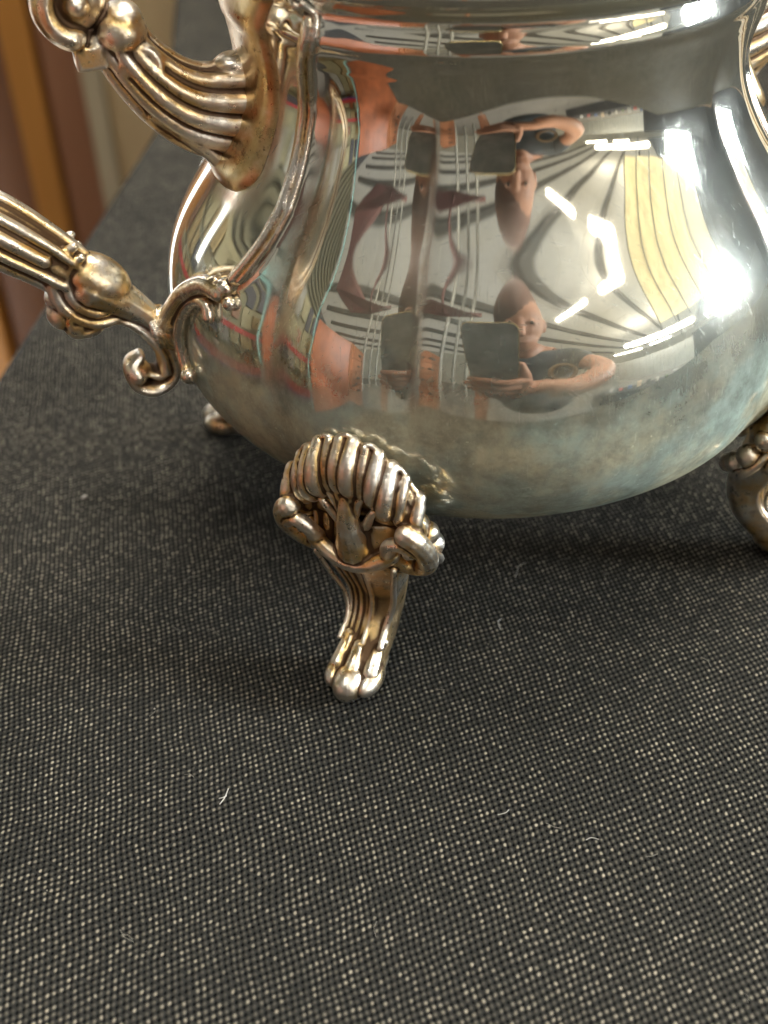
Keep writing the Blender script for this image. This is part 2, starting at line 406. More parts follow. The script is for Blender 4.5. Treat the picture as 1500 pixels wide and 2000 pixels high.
# rolled rim, then down inside
for r, z in [(.0468, .1157), (.0472, .1165), (.0471, .1174), (.0465, .1180), (.0456, .1182), (.0448, .1178), (.0443, .117), (.0440, .115), (.0425, .110), (.041, .104)]:
    prof_rings.append(np.stack([np.full(na, r), np.full(na, z)], 1))
A = np.radians(az); Vv = np.concatenate([np.stack([p[:, 0] * np.sin(A), -p[:, 0] * np.cos(A), p[:, 1]], 1) for p in prof_rings])
nr = len(prof_rings); I = np.arange(nr - 1)[:, None] * na; J = np.arange(na)[None, :]; J2 = (J + 1) % na
Fq = np.stack([I + J, I + J2, I + na + J2, I + na + J], -1).reshape(-1, 4)
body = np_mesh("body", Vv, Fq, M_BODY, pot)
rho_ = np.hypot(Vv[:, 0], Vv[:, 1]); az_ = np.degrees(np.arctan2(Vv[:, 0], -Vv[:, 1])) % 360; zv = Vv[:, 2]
tarn_refl = np.zeros(len(Vv))
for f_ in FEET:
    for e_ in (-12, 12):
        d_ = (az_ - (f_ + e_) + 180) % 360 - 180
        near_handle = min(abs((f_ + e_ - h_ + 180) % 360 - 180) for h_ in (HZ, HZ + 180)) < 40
        wdt_ = 3.0 if near_handle else .9  # wide brown bands near the handles imitate the rib's mirror image
        tarn_refl = np.maximum(tarn_refl, (.95 if near_handle else .8) * np.exp(-(d_ / wdt_) ** 2) * np.clip((zv - .030) / .012, 0, 1) * np.clip((.098 - zv) / .008, 0, 1))
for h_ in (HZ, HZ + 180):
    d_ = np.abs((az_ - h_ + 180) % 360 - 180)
    tarn_refl = np.maximum(tarn_refl, .9 * np.exp(-(np.maximum(0, d_ - 18) / 2.2) ** 2) * np.exp(-(np.maximum(0, .0765 - zv) / .0016) ** 2) * (zv < .116))
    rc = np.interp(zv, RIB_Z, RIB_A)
    tarn_refl = np.maximum(tarn_refl, .6 * np.exp(-(np.abs(d_ - rc) / 1.5) ** 2) * (zv > .064) * (zv < .115))
ta_ = body.data.attributes.new("tarnish_reflection", 'FLOAT', 'POINT'); ta_.data.foreach_set("value", tarn_refl.astype(np.float32)) if len(ta_.data) == len(tarn_refl) else None
# lid
def lathe(name, prof, m, parent, seg=160, label=None, center=(0, 0)):
    a = np.linspace(0, 2 * np.pi, seg, endpoint=False)
    V = np.concatenate([np.stack([center[0] + r * np.sin(a), center[1] - r * np.cos(a), np.full(seg, z)], 1) for r, z in prof])
    n = len(prof); I = np.arange(n - 1)[:, None] * seg; J = np.arange(seg)[None, :]; J2 = (J + 1) % seg
    return np_mesh(name, V, np.stack([I + J, I + J2, I + seg + J2, I + seg + J], -1).reshape(-1, 4), m, parent)
lidp = catmull([(.0437, .1172), (.0445, .1192), (.0432, .1205), (.039, .1235), (.030, .132), (.020, .139), (.010, .1425), (.0055, .1435), (.0005, .1437)], 6)
lid = lathe("lid", lidp, M_BODY, pot)
lathe("finial", catmull([(.0055, .1434), (.0035, .146), (.003, .149), (.0065, .153), (.0078, .157), (.006, .161), (.003, .1635), (.0004, .165)], 6), M_CAST, lid, 64)

# ------------------------------------------------------------------ handles
def hp(rho, z, off=0): return radial(HZ) * (rho / 1000) + tangent(HZ) * (off / 1000) + Vector((0, 0, z / 1000))
def P2(pts): return [(p[0], p[1]) for p in pts]
def strand(mb, pts, rad, off=0.0, flat=1.0, n=6, seg=12):
    """pts (rho,z[,off]) in mm, rad mm per point"""
    if not hasattr(rad, '__len__'): rad = [rad] * len(pts)
    q = catmull([tuple(p[:2]) + ((p[2] if len(p) > 2 else off), r) for p, r in zip(pts, rad)], n)
    mb.tube([hp(a[0], a[1], a[2]) for a in q], [max(a[3], .15) / 1000 for a in q], seg, flat, tangent(HZ))
def curl(mb, c, r0_, r1_, a0, a1, w0, w1, off=0.0, flat=1.3, n=26):
    """spiral in the handle plane: centre c, radius r0->r1, angle a0->a1 deg"""
    pts = []; rad = []
    for i in range(n):
        t = i / (n - 1); r = r0_ + (r1_ - r0_) * t; a = R_(a0 + (a1 - a0) * t)
        pts.append(hp(c[0] + r * math.cos(a), c[1] + r * math.sin(a), off)); rad.append((w0 + (w1 - w0) * t) / 1000)
    mb.tube(pts, rad, 12, flat, tangent(HZ))
hb = MB()
# fluted root leaving the neck
up_path = [(41.5, 86.6), (46, 87.3), (50.5, 88.6), (54.5, 91.2), (58, 95), (60.5, 99), (61.2, 102)]
hh = [7.2, 6.9, 6.0, 5.1, 4.4, 3.9, 3.6]
# core, flattened ellipse
strand(hb, up_path, [h * .90 for h in hh], 0, .60)
for k, (fr, wd, of) in enumerate([(-1.0, .24, 0), (-.62, .25, 2.9), (-.18, .27, 3.8), (.30, .27, 3.7), (.74, .25, 2.5), (1.0, .2, .3),
                                  (-.62, .25, -2.9), (-.18, .27, -3.8), (.30, .27, -3.7), (.74, .25, -2.5)]):
    pts = []; rr = []
    for i, (p, h) in enumerate(zip(up_path, hh)):
        q0 = up_path[max(i - 1, 0)]; q1 = up_path[min(i + 1, len(up_path) - 1)]
        tx, tz = q1[0] - q0[0], q1[1] - q0[1]; ln = math.hypot(tx, tz); nx, nzv = -tz / ln, tx / ln
        tap = h / 7.2
        pts.append((p[0] + nx * fr * h, p[1] + nzv * fr * h, of * (.55 + .45 * tap))); rr.append(wd * h)
    strand(hb, pts, rr, 0, 1.0)
# square tab on top of the root, hanging lip below it
strand(hb, [(41, 93.2), (44.5, 94.2), (47.5, 93.6)], [2.2, 2.0, 1.0], 0, 1.6)
strand(hb, [(57.5, 88.4), (53.5, 85), (50.3, 82.4), (48, 79.8), (45, 78.6)], [1.3, 1.5, 1.7, 1.7, 1.4], 0, 2.1)
strand(hb, [(48, 80), (46.5, 77.6), (46.9, 75.5)], [1.8, 1.5, .6], 0, 1.3)
for o in (-2.2, 0, 2.2): strand(hb, [(57, 90.2, o), (53.5, 86.6, o * 1.2), (50.5, 84, o * 1.3), (47.5, 82.2, o * 1.3)], [.9, 1.1, 1.2, .9])
# leaf groove swirl at the bend
curl(hb, (59.4, 96.6), 3.6, .9, 200, -120, 1.0, .5, 3.0, 1.0)
curl(hb, (59.4, 96.6), 3.6, .9, 200, -120, 1.0, .5, -3.0, 1.0)
# knuckle and small tab
hb.ell(hp(60.6, 101.3), (.0041, .0049, .0036), (radial(HZ), tangent(HZ), Vector((0, 0, 1))))
hb.ell(hp(60.0, 103.2), (.0030, .0041, .0026), (radial(HZ), tangent(HZ), Vector((0, 0, 1))))
strand(hb, [(64.5, 100.3), (66.4, 97.6)], [2.0, 1.5], 0, 1.4)
hb.box(hp(65.9, 98.4), (.0044, .006, .0034), (radial(HZ), tangent(HZ), Vector((0, 0, 1))))
# big volute above and the hoop
curl(hb, (66.6, 106.6), 5.0, 1.7, -75, 330, 2.4, 1.2, 0, 2.1, 40)
hb.ell(hp(66.6, 106.6), (.0023, .0062, .0023), (radial(HZ), tangent(HZ), Vector((0, 0, 1))))
hb.ell(hp(66.6, 106.6), (.0046, .0042, .0046), (radial(HZ), tangent(HZ), Vector((0, 0, 1))))
loop = [(66, 111.4), (72, 116), (82, 119), (92, 116), (99, 108), (101.5, 98), (99, 88), (92.5, 79.5), (85, 72.9), (79.5, 68.0), (75.6, 64.2), (72.2, 61.0)]
lr = [2.6, 3.4, 4, 4.2, 4.4, 4.8, 5.4, 5.9, 6.0, 5.4, 4.8, 3.6]
strand(hb, loop, [x * .84 for x in lr], 0, .80)
for fr, wd, of in [(-1.0, .22, 0), (-.60, .20, 3.3), (-.10, .26, 3.9), (.42, .18, 3.7), (.85, .22, 1.6), (-.60, .20, -3.3), (-.10, .26, -3.9), (.42, .18, -3.7), (.85, .22, -1.6)]:
    pts = []; rr = []
    m_ = len(loop) - (2 if fr in (-.10,) else 1 if abs(fr) < .7 else 0)
    for i in range(m_):
        p = loop[i]; q0 = loop[max(i - 1, 0)]; q1 = loop[min(i + 1, len(loop) - 1)]
        tx, tz = q1[0] - q0[0], q1[1] - q0[1]; ln = math.hypot(tx, tz)
        h = lr[i] * .86; pts.append((p[0] - tz / ln * fr * h, p[1] + tx / ln * fr * h, of * min(1, lr[i] / 6))); rr.append(wd * h)
    strand(hb, pts, rr)
# shell tip that closes the fluted arm, then the plain neck down to the binding
_u = (radial(HZ) * .8 + Vector((0, 0, .6))); _v = (radial(HZ) * -.6 + Vector((0, 0, .8)))
hb.ell(hp(71.3, 62.2), (.0062, .0050, .0041), (_u, tangent(HZ), _v))
for o in (-1, 1):
    for (rr_, w_, ofs) in [(5.3, 1.2, 3.4), (7.4, 1.3, 3.0)]:
        hb.tube([hp(71.2 + rr_ * math.cos(R_(a)), 62.6 + rr_ * math.sin(R_(a)), o * ofs * (1 - .35 * abs(math.cos(R_(a - 10))))) for a in range(-112, 78, 12)],
                [w_ / 1000 * (.55 + .45 * math.sin(R_((a + 112) / 190 * 180))) for a in range(-112, 78, 12)], 10)
strand(hb, [(72.5, 61.4), (69.3, 58.8), (66.3, 56.0), (63.3, 52.4), (61.4, 49.8)], [4.1, 3.5, 2.9, 2.4, 2.1], 0, 1.3)
strand(hb, [(71.5, 63.4), (68.4, 60.7), (65.6, 58.1), (62.8, 54.2)], [1.3, .9, .7, .6], 0, 1.0)
for o in (-2.6, 2.6): strand(hb, [(71.0, 60.4, o), (67.6, 56.8, o), (64.4, 53.2, o * .9), (62.0, 49.8, o * .8)], [1.2, .9, .8, .7])
for (cx, cz, s_, w_) in [(78.3, 57.0, 2.5, 3.0), (76.0, 54.9, 2.6, 3.6), (73.6, 56.0, 2.1, 3.4)]:
    hb.ell(hp(cx, cz), (.001 * s_, .001 * w_, .0011 * s_), (radial(HZ), tangent(HZ), Vector((0, 0, 1))))
strand(hb, [(78.6, 60.0), (76.6, 58.6), (73.0, 57.6), (69.8, 57.0)], [2.0, 2.6, 2.6, 2.0], 0, 1.3)
curl(hb, (75.2, 56.6), 3.4, 1.2, -150, 70, .9, .8, 2.6, 1.0, 18); curl(hb, (75.2, 56.6), 3.4, 1.2, -150, 70, .9, .8, -2.6, 1.0, 18)
strand(hb, [(74.4, 54.6), (71.0, 55.4), (67.6, 54.2), (64.6, 51.0), (62.7, 47.0), (62.6, 43.4)], [1.0, 1.1, 1.2, 1.3, 1.3, 1.3], 0, 2.9)
strand(hb, [(62.0, 49.5), (61.2, 46.5), (60.9, 43.2), (62.2, 40.9), (65.2, 39.9), (67.9, 41.4), (68.4, 44.6), (66.6, 46.4)], [1.6, 1.5, 1.4, 1.4, 1.5, 1.5, 1.4, .9], 0, 2.4)
strand(hb, [(62.6, 43.4), (63.6, 42.4), (65.4, 43.0), (66.4, 44.8)], [1.3, 1.1, .9, .6], 0, 2.6)
hb.ell(hp(67.6, 43.6), (.0020, .0042, .0022), (radial(HZ), tangent(HZ), Vector((0, 0, 1))))

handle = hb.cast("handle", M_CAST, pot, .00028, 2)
rings = MB()
for k in range(4):
    t = k / 3
    c = Vector(hp(63.4 - 2.6 * t, 51.0 - .5 * t + .0))
    pts = []
    for i in range(25):
        a = 2 * math.pi * i / 24
        pts.append(c + tangent(HZ) * (.0038 * math.cos(a)) + (Vector((0, 0, 1)) * .0040 + radial(HZ) * .0008) * math.sin(a))
    rings.tube(pts, .0006, 8)
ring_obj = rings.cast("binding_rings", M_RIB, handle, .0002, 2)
# strap plate soldered to the neck
def body_patch(mb, a_c, halfw, z0, z1, th, nu=28, nv=40):
    V = []; F = []
    for j in range(nv + 1):
        z = z0 + (z1 - z0) * j / nv
        v = (z - z0) / (z1 - z0)
        hw = halfw * (min(1, math.sqrt(max(0, 1 - (1 - min(1, v / .16)) ** 2)) * .65 + .35)) * (1 + .35 * max(0, (v - .7) / .3) ** 2)
        for i in range(nu + 1):
            u = -1 + 2 * i / nu
            o = th * (1 - abs(u) ** 7) ** .6 * (1 - (1 - min(1, v / .08)) ** 3)
            V.append(bp_(a_c + hw * u, z, -.0005 + o))
    for j in range(nv):
        for i in range(nu):
            a = j * (nu + 1) + i; F.append((a, a + 1, a + nu + 2, a + nu + 1))
    mb.add(V, F)
pm = MB(); body_patch(pm, HZ, 17.5, .0765, .1105, .0021)
plate = pm.build("strap_plate", M_PLATE, handle)
# raised ribs that frame the handle panel and end in scrolls at the lower joint
def rib_mesh():
    mb = MB()
    for s in (-1, 1):
        A_ = lambda d: HZ + s * d
        path = [(27.3, .078), (26, .0732), (23.7, .0692), (21.5, .0662)]
        if s < 0: continue
        q = catmull(path, 6)
        mb.tube([bp_(A_(a), z, .0003) for a, z in q], [.0003 + .0009 * i / len(q) for i in range(len(q))], 10)
        # scroll knot
        mb.ell(bp_(A_(20.8), .0658, .0008), .0017); mb.ell(bp_(A_(22.4), .0640, .0006), .0012)
        mb.ell(bp_(A_(18.6), .0658, .001), .0014)
        arm = catmull([(20.5, .0650), (16, .0648), (11, .0618), (7, .0575), (3, .0535), (0, .0505)], 6)
        mb.tube([bp_(A_(a), z, .0012) for a, z in arm], [.0016 + .0008 * (i / len(arm)) for i in range(len(arm))], 12)
        arm = catmull([(18.2, .0606), (17.2, .0622), (14.2, .0618), (11, .0594), (8.6, .0556), (7.4, .0516), (8.0, .0478), (9.9, .0458)], 6)
        mb.tube([bp_(A_(a), z, .0009) for a, z in arm], [.0011] * len(arm), 10)
        mb.ell(bp_(A_(9.8), .0464, .0012), .0015)
    up = [(z, float(np.interp(z, RIB_Z, RIB_A))) for z in np.linspace(.0675, .1085, 40)]
    for k_, (da, rr_) in enumerate([(0, .00078), (-1.15, .00055), (1.15, .00055)]):
        pts = []
        for z, a in up:
            pts.append(bp_(HZ + a + da * (.05 / max(.04, float(Rb(HZ, z)))), z, .00135 if k_ == 0 else .0009))
        mb.tube(pts, rr_, 10)
    return mb
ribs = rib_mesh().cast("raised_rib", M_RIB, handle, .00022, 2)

# ------------------------------------------------------------------ feet (modelled for azimuth 0, i.e. towards -Y)
def foot_mesh():
    mb = MB()
    def sp(t, z, off):
        """t across, z height, off out of the body (mm)"""
        return bp_raw(t * .87, z / 1000, (off + .24 * max(0, 45 - z)) / 1000)
    def bp_raw(t, z, off):
        z = max(z, .022); r = float(F_LO(z)); a = t / (r * 1000)
        dz = .001; s = (float(F_LO(z + dz)) - float(F_LO(z - dz))) / (2 * dz); s = min(s, 1.6)
        nn = Vector((math.sin(a), -math.cos(a), -s)).normalized()
        return Vector((r * math.sin(a), -r * math.cos(a), z)) + nn * off
    # backing shell
    for t, z, a, b in [(0, 40, 11, 8.5), (0, 34, 11.0, 6), (-6, 35, 6, 6), (6, 35, 6, 6)]:
        c = sp(t, z, -.2); nn = (sp(t, z, 1) - sp(t, z, 0)).normalized(); ta = Vector((1, 0, 0)); ta = (ta - nn * ta.dot(nn)).normalized(); up = ta.cross(nn) * -1
        mb.ell(c, (a / 1000, b / 1000, .0024), (ta, up, nn), 24, 14)
    # crest: a wavy band of upright flutes
    nf = 12
    ztop = lambda t: 49.6 - .052 * t * t + .5 * math.cos(t * 1.35)
    for k in range(nf):
        t0 = -12.4 + 24.8 * k / (nf - 1); big = (1.0, .74, .9)[k % 3]
        zt = ztop(t0); hgt = 7.2 - .012 * t0 * t0
        q = catmull([tuple(sp(t0, zt, .9)), tuple(sp(t0 * .97, zt - hgt * .35, 2.9 * big + .8)), tuple(sp(t0 * .92, zt - hgt * .72, 3.5 * big + .9)), tuple(sp(t0 * .88, zt - hgt, 2.8))], 5)
        mb.tube(q, [.00125 * big + .0001] * len(q), 14)
    for f_, o_, r_ in ((.30, 1.2, .0017), (.62, 2.0, .0021), (.88, 1.8, .0017)):
        mb.tube([sp(t * (1 - .10 * f_), ztop(t) - 7.0 * f_, o_) for t in range(-12, 13)], r_, 12)
    # thin lip along the top edge
    mb.tube([sp(t / 2, ztop(t / 2) + .55, .75) for t in range(-25, 26)], .00055, 8)
    # volutes
    for s in (-1, 1):
        cc = (s * 9.6, 35.2)
        pts = [sp(cc[0] + s * (3.7 - 1.3 * i / 30) * math.cos(R_(70 - 13 * i)), cc[1] + (3.9 - 1.3 * i / 30) * math.sin(R_(70 - 13 * i)), 5.4 + 1.1 * i / 30) for i in range(31)]
        mb.tube(pts, [(2.0 - .9 * i / 30) / 1000 for i in range(31)], 12)
        mb.ell(sp(cc[0] + s * .3, cc[1], 5.6), .00105)
        # lower side curls
        for (tt, zz, rr_, oo) in [(11.2, 30.8, 2.3, 1.4), (8.8, 28.4, 2.1, 1.6), (11.9, 33.8, 2.0, 1.0), (6.6, 27.0, 1.8, 1.6)]:
            mb.ell(sp(s * tt, zz, oo), rr_ / 1000)
        pts = []; rad = []
        for i in range(20):
            t = i / 19; a = R_(120 - 330 * t); r = 3.1 - 2.2 * t
            pts.append(sp(s * (10.2 + r * math.cos(a)), 30.2 + r * math.sin(a), 3.4)); rad.append(.0009)
        mb.tube(pts, rad, 8)
        # flames beside the boss
        for (x0, z0, x1, z1, x2, z2) in [(1.2, 39, 3.0, 42, 6.4, 43.2), (.6, 40, 1.5, 43.0, 3.4, 45.2), (2.6, 37.0, 4.6, 39.8, 6.4, 40.2)]:
            q = catmull([tuple(sp(s * x0, z0, 3.4)), tuple(sp(s * x1, z1, 3.4)), tuple(sp(s * x2, z2, 2.4))], 4)
            mb.tube(q, [.0009 - .0005 * i / len(q) for i in range(len(q))], 8)
    # drop shaped boss
    nn = (sp(0, 34, 1) - sp(0, 34, 0)).normalized(); up = Vector((1, 0, 0)).cross(nn) * -1
    mb.ell(sp(0, 32.5, 4.4), (.0042, .0062, .0046), (Vector((1, 0, 0)), up, nn), 24, 14)
    mb.tube([sp(0, 34, 5.4), sp(0, 37.5, 4.6), sp(0, 40.5, 3.6), sp(0, 43.8, 2.8)], [.0034, .0021, .0013, .0007], 14)
    # collar band under the shell
    q = [Vector((x / 1000, -.0605 - .0012 * math.cos(x / 7), (26.2 + .07 * x * x) / 1000)) for x in range(-7, 8, 1)]
    mb.tube(q, .0014, 10)
    # leg: cabriole, deep ridge down the middle
    path = [(0, -55.5, 33), (0, -56.5, 27), (0, -54.6, 21), (0, -53.0, 15.5), (0, -54.0, 10.5), (0, -57.8, 6.4), (0, -62.2, 3.9)]
    wd = [9.0, 8.3, 6.7, 5.2, 4.5, 4.3, 4.2]; dp = [5.0, 4.6, 4.2, 3.9, 3.7, 3.4, 2.8]
    q = catmull([p + (a, b) for p, a, b in zip(path, wd, dp)], 6)
    for i in range(len(q) - 1):
        pass
    V = []; F = []; seg = 96
    for i, a in enumerate(q):
        p = Vector(a[:3]) / 1000; t = Vector(q[min(i + 1, len(q) - 1)][:3]) - Vector(q[max(i - 1, 0)][:3]); t.normalize()
        bx = Vector((1, 0, 0)); ny = t.cross(bx).normalized()
        if ny.y > 0: ny = -ny
        for k in range(seg):
            th = 2 * math.pi * k / seg; c, s = math.cos(th), math.sin(th)
            # superellipse with flutes on the front
            x = abs(c) ** .75 * (1 if c > 0 else -1); y = abs(s) ** .75 * (1 if s > 0 else -1)
            if s > 0:
                xx = c
                if xx < .12: y = (.62 + .44 * max(0, (xx + 1) / 1.12) ** 2.6 + .05 * math.cos(xx * 22)) * min(1, (1 + xx) / .12 + .25)
                else: y = (1.06 - .46 * (xx - .12) / .88) * min(1, (1 - xx) / .12 + .25)
            V.append((p + bx * (x * a[3] / 1000) + ny * (y * a[4] / 1000)))
    for i in range(len(q) - 1):
        for k in range(seg): F.append((i * seg + k, i * seg + (k + 1) % seg, (i + 1) * seg + (k + 1) % seg, (i + 1) * seg + k))
    F.append(tuple(range(seg - 1, -1, -1))); F.append(tuple((len(q) - 1) * seg + k for k in range(seg)))
    mb.add(V, F)
    # edge beads and centre ridge down the leg
    for x0, x1, x2, r in [(-7.0, -4.6, -3.7, .42), (7.2, 4.7, 3.8, .62), (1.5, .8, .6, .50)]:
        q = catmull([(x0 / 1000, -.0612, .0265), (x0 * .82 / 1000, -.0590, .0205), (x1 / 1000, -.0569, .0150), (x2 / 1000, -.0580, .0108), (x2 * 1.05 / 1000, -.0612, .0082)], 6)
        mb.tube(q, r / 1000, 8)
    # paw: toes and heel
    for x, y, z, r in [(-3.1, -63.6, 2.9, 2.0), (.1, -65.6, 2.8, 2.9), (3.2, -63.8, 2.8, 2.0)]:
        mb.ell((x / 1000, y / 1000, z / 1000), (r / 1000, .0041, r / 1000 * 1.1))
        mb.tube([(x / 1000, (y - .3) / 1000, (z + 1.6) / 1000), (x * .85 / 1000, (y + 4.4) / 1000, (z + 4.6) / 1000)], [.0015, .0012], 10)
        mb.tube([((x + .8) / 1000, (y - .9) / 1000, (z + 2.0) / 1000), ((x * .85 + .5) / 1000, (y + 3.4) / 1000, (z + 5.2) / 1000)], [.0004, .0004], 8)
    mb.ell((0, -.0602, .0038), (.0044, .0050, .0036)); mb.ell((0, -.0645, .0017), (.0040, .0038, .0016))
    mb.tube([(-.0036, -.0592, .0078), (-.0012, -.0606, .0071), (.0004, -.0612, .0078), (.0018, -.0606, .0071), (.0038, -.0592, .0078)], .0007, 8)
    return mb
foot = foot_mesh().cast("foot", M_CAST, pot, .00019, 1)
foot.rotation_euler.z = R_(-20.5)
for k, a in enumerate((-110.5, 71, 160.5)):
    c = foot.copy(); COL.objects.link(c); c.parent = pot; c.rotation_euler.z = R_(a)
# second handle with its plate, ribs and rings
h2 = handle.copy(); COL.objects.link(h2); h2.parent = pot; h2.rotation_euler.z = math.pi
for ch in (ring_obj, plate, ribs):
    c = ch.copy(); COL.objects.link(c); c.parent = h2

# ------------------------------------------------------------------ table, cloth
table = empty("display_table", (.35, .33, -.75))
def wbox(name, m, lo, hi, parent=None, bevel=0):
    mb = MB(); off = Vector(parent.location) if parent else Vector((0, 0, 0))
    mb.box((Vector(lo) + Vector(hi)) / 2 - off, (Vector(hi) - Vector(lo))); return mb.build(name, m, parent, False, bevel)
M_TOP = wood("table_board", (.30, .18, .09), (.42, .27, .15))
M_METAL = plain("dark_metal", (.06, .06, .065), .4, .8)
wbox("tabletop", M_TOP, (-.118, -.186, -.028), (.92, .92, -.004), table)
for x in (-.08, .88):
    for y in (-.15, .88): wbox("leg", M_METAL, (x - .02, y - .02, -.75), (x + .02, y + .02, -.028), table)
tag(table, "folding table hidden under the black woven cloth", "table")
def cloth_sheet(name, x0, x1, y0, y1, drop, seed=0, corner=None):
    """a draped sheet: fine grid on top, rounded over the edges, hanging down"""
    us = np.concatenate([[-drop, -drop * .6, -drop * .25, -.02, -.006, -.003, -.0015], np.linspace(0, x1 - x0, 90), x1 - x0 + np.array([.0015, .003, .006, .02, .1, drop])])
    vs = np.concatenate([[-drop, -drop * .6, -drop * .25, -.02, -.006, -.003, -.0015], np.linspace(0, y1 - y0, 90), y1 - y0 + np.array([.0015, .003, .006, .02, .1, drop])])
    rr_ = .004
    def fold(s, L_):
        if s < 0: e = -s; sg = -1; base = 0
        elif s > L_: e = s - L_; sg = 1; base = L_
        else: return s, 0.0
        a = min(e / rr_, math.pi / 2); h = rr_ * math.sin(a); d = rr_ * (1 - math.cos(a)) + max(0, e - rr_ * math.pi / 2)
        return base + sg * h, -d
    V = []
    rs = np.random.RandomState(seed); ph_ = rs.rand(8) * 6
    for v in vs:
        for u in us:
            x, dx = fold(u, x1 - x0); y, dy = fold(v, y1 - y0)
            X, Y = x0 + x, y0 + y; z = dx + dy
            if z < -.02:
                k = min(1, (-z - .02) / .2)
                wv = .012 * k * math.sin(40 * (X + Y) + ph_[0])
                if dx < 0: X += wv * (1 if u > 0 else -1)
                if dy < 0: Y += wv * (1 if v > 0 else -1)
            elif z == 0:
                z += .00025 * math.sin(38 * X + 21 * Y + ph_[1]) + .0002 * math.sin(70 * Y - 30 * X + ph_[2]) - .00045
                if corner and v == vs[0]: pass
            if corner: X += corner * Y
            V.append((X, Y, z))
    nu, nv = len(us), len(vs); I = np.arange(nv - 1)[:, None] * nu; J = np.arange(nu - 1)[None, :]
    return np_mesh(name, V, np.stack([I + J, I + J + 1, I + nu + J + 1, I + nu + J], -1).reshape(-1, 4), M_CLOTH)
tc = cloth_sheet("tablecloth", -.120, .925, -.190, .236, .30, 1)
tag(tc, "black woven cloth covering the table under the silver bowl", "tablecloth")
tc2 = cloth_sheet("tablecloth", -.073, .925, .250, .95, .30, 2, corner=-.195)
tag(tc2, "black cloth over the next table, blurred behind the bowl's upper handle", "tablecloth")

# lint on the cloth
M_LINT = plain("white_lint", (.50, .48, .44), .8)
def tpt(px, py):
    d = FW + RT * ((px - 750) / 2350) - UP * ((py - 1000) / 2350); t = -CAM.z / d.z; return CAM + d * t
def lint(px, pts, r, label, name="lint_thread"):
    o = tpt(*px); mb = MB()
    for seg_ in pts:
        q = catmull([(x / 1000, y / 1000, z / 1000) for x, y, z in seg_], 5)
        mb.tube(q, r, 6)
    e = mb.build(name, M_LINT); e.location = (o.x, o.y, .0001); tag(e, label, "lint"); return e
lint((440, 1562), [[(-.6, -1.2, .3), (0, 0, .5), (.3, 1.6, .7)], [(-.9, -.1, .3), (-.2, 0, .5), (.2, .3, .5)]], .00009, "tiny forked white lint thread on cloth left of centre, nearest the lower left")
lint((976, 1222), [[(.1, -1.4, .3), (-.3, 0, .8), (.3, 1.3, .5)]], .00006, "short curved lint hair on cloth right of the front foot")
lint((1012, 1115), [[(-.5, -2.4, .3), (0, 0, .8), (.4, 1.2, .5), (1.6, 2.0, .4)]], .00004, "faint thin hair on the shaded cloth below the belly of the bowl")
lint((165, 975), [[(-.3, 0, .3), (.2, .2, .5)]], .00035, "small pale crumb on cloth at the far left below the lower scroll", "crumb")
lint((985, 1595), [[(-1.0, 0, .3), (.2, .3, .5), (.7, 1.0, .4)]], .00005, "thin lint hair lying nearly level on cloth in the lower middle")
lint((1155, 1645), [[(-.8, .1, .3), (0, .4, .5), (1.1, .2, .4)]], .00005, "thin lint hair on cloth at the lower right")

rs = np.random.RandomState(5); mb = MB()
for k in range(150):
    x, y = rs.uniform(-.11, .07), rs.uniform(-.13, .10); r_ = rs.choice([.00006, .00008, .00012, .0002], p=[.5, .3, .15, .05])
    if rs.rand() < .6:
        mb.ell((x, y, .0003), (r_, r_ * rs.uniform(.6, 1.5), r_ * .7), None, 6, 4)
    else:
        a = rs.rand() * 6.3; l = rs.uniform(.0005, .0016); dx, dy = math.cos(a) * l, math.sin(a) * l
        mb.tube([(x - dx, y - dy, .0003), (x + dy * .3, y - dx * .3, .0005), (x + dx, y + dy, .0003)], .00003, 5)
tag(mb.build("dust_specks", plain("dust", (.28, .26, .22), .9)), "fine pale dust and fibre specks scattered over the black cloth", "dust", kind="stuff")
# ------------------------------------------------------------------ background at the left: wooden furniture
M_W1 = wood("dark_brown_wood", (.10, .035, .010), (.20, .075, .02))
M_W2 = wood("orange_wood", (.40, .16, .030), (.54, .24, .050))
M_W3 = wood("red_brown_wood", (.27, .11, .05), (.36, .17, .09))
M_W4 = wood("tan_board", (.50, .36, .19), (.62, .46, .26))
M_W5 = plain("cream_trim", (.46, .38, .25), .5)
cab = empty("wooden_cabinet", (-.55, .78, -.75))
wbox("back_panel", M_W1, (-.95, .74, -.75), (-.30, 1.1, .35), cab)
for (a, b, m, d) in [(-.95, -.62, M_W2, .715), (-.617, -.52, M_W1, .72), (-.517, -.43, M_W2, .71), (-.427, -.372, M_W1, .725), (-.369, -.345, M_W2, .70), (-.342, -.312, M_W3, .705)]:
    wbox("plank", m, (a, d, -.74), (b, d + .03, .34), cab, .003)
tag(cab, "blurred orange and brown wooden cabinet standing left beyond the table", "cabinet")
bd = empty("tan_board", (-.2, .68, -.75))
wbox("panel", M_W4, (-.290, .69, -.75), (-.02, .70, .3), bd)
wbox("edge_strip", M_W5, (-.306, .685, -.75), (-.2915, .705, .3), bd)
tag(bd, "blurred tan board with grey edge strip standing between cabinet and black cloth", "board")

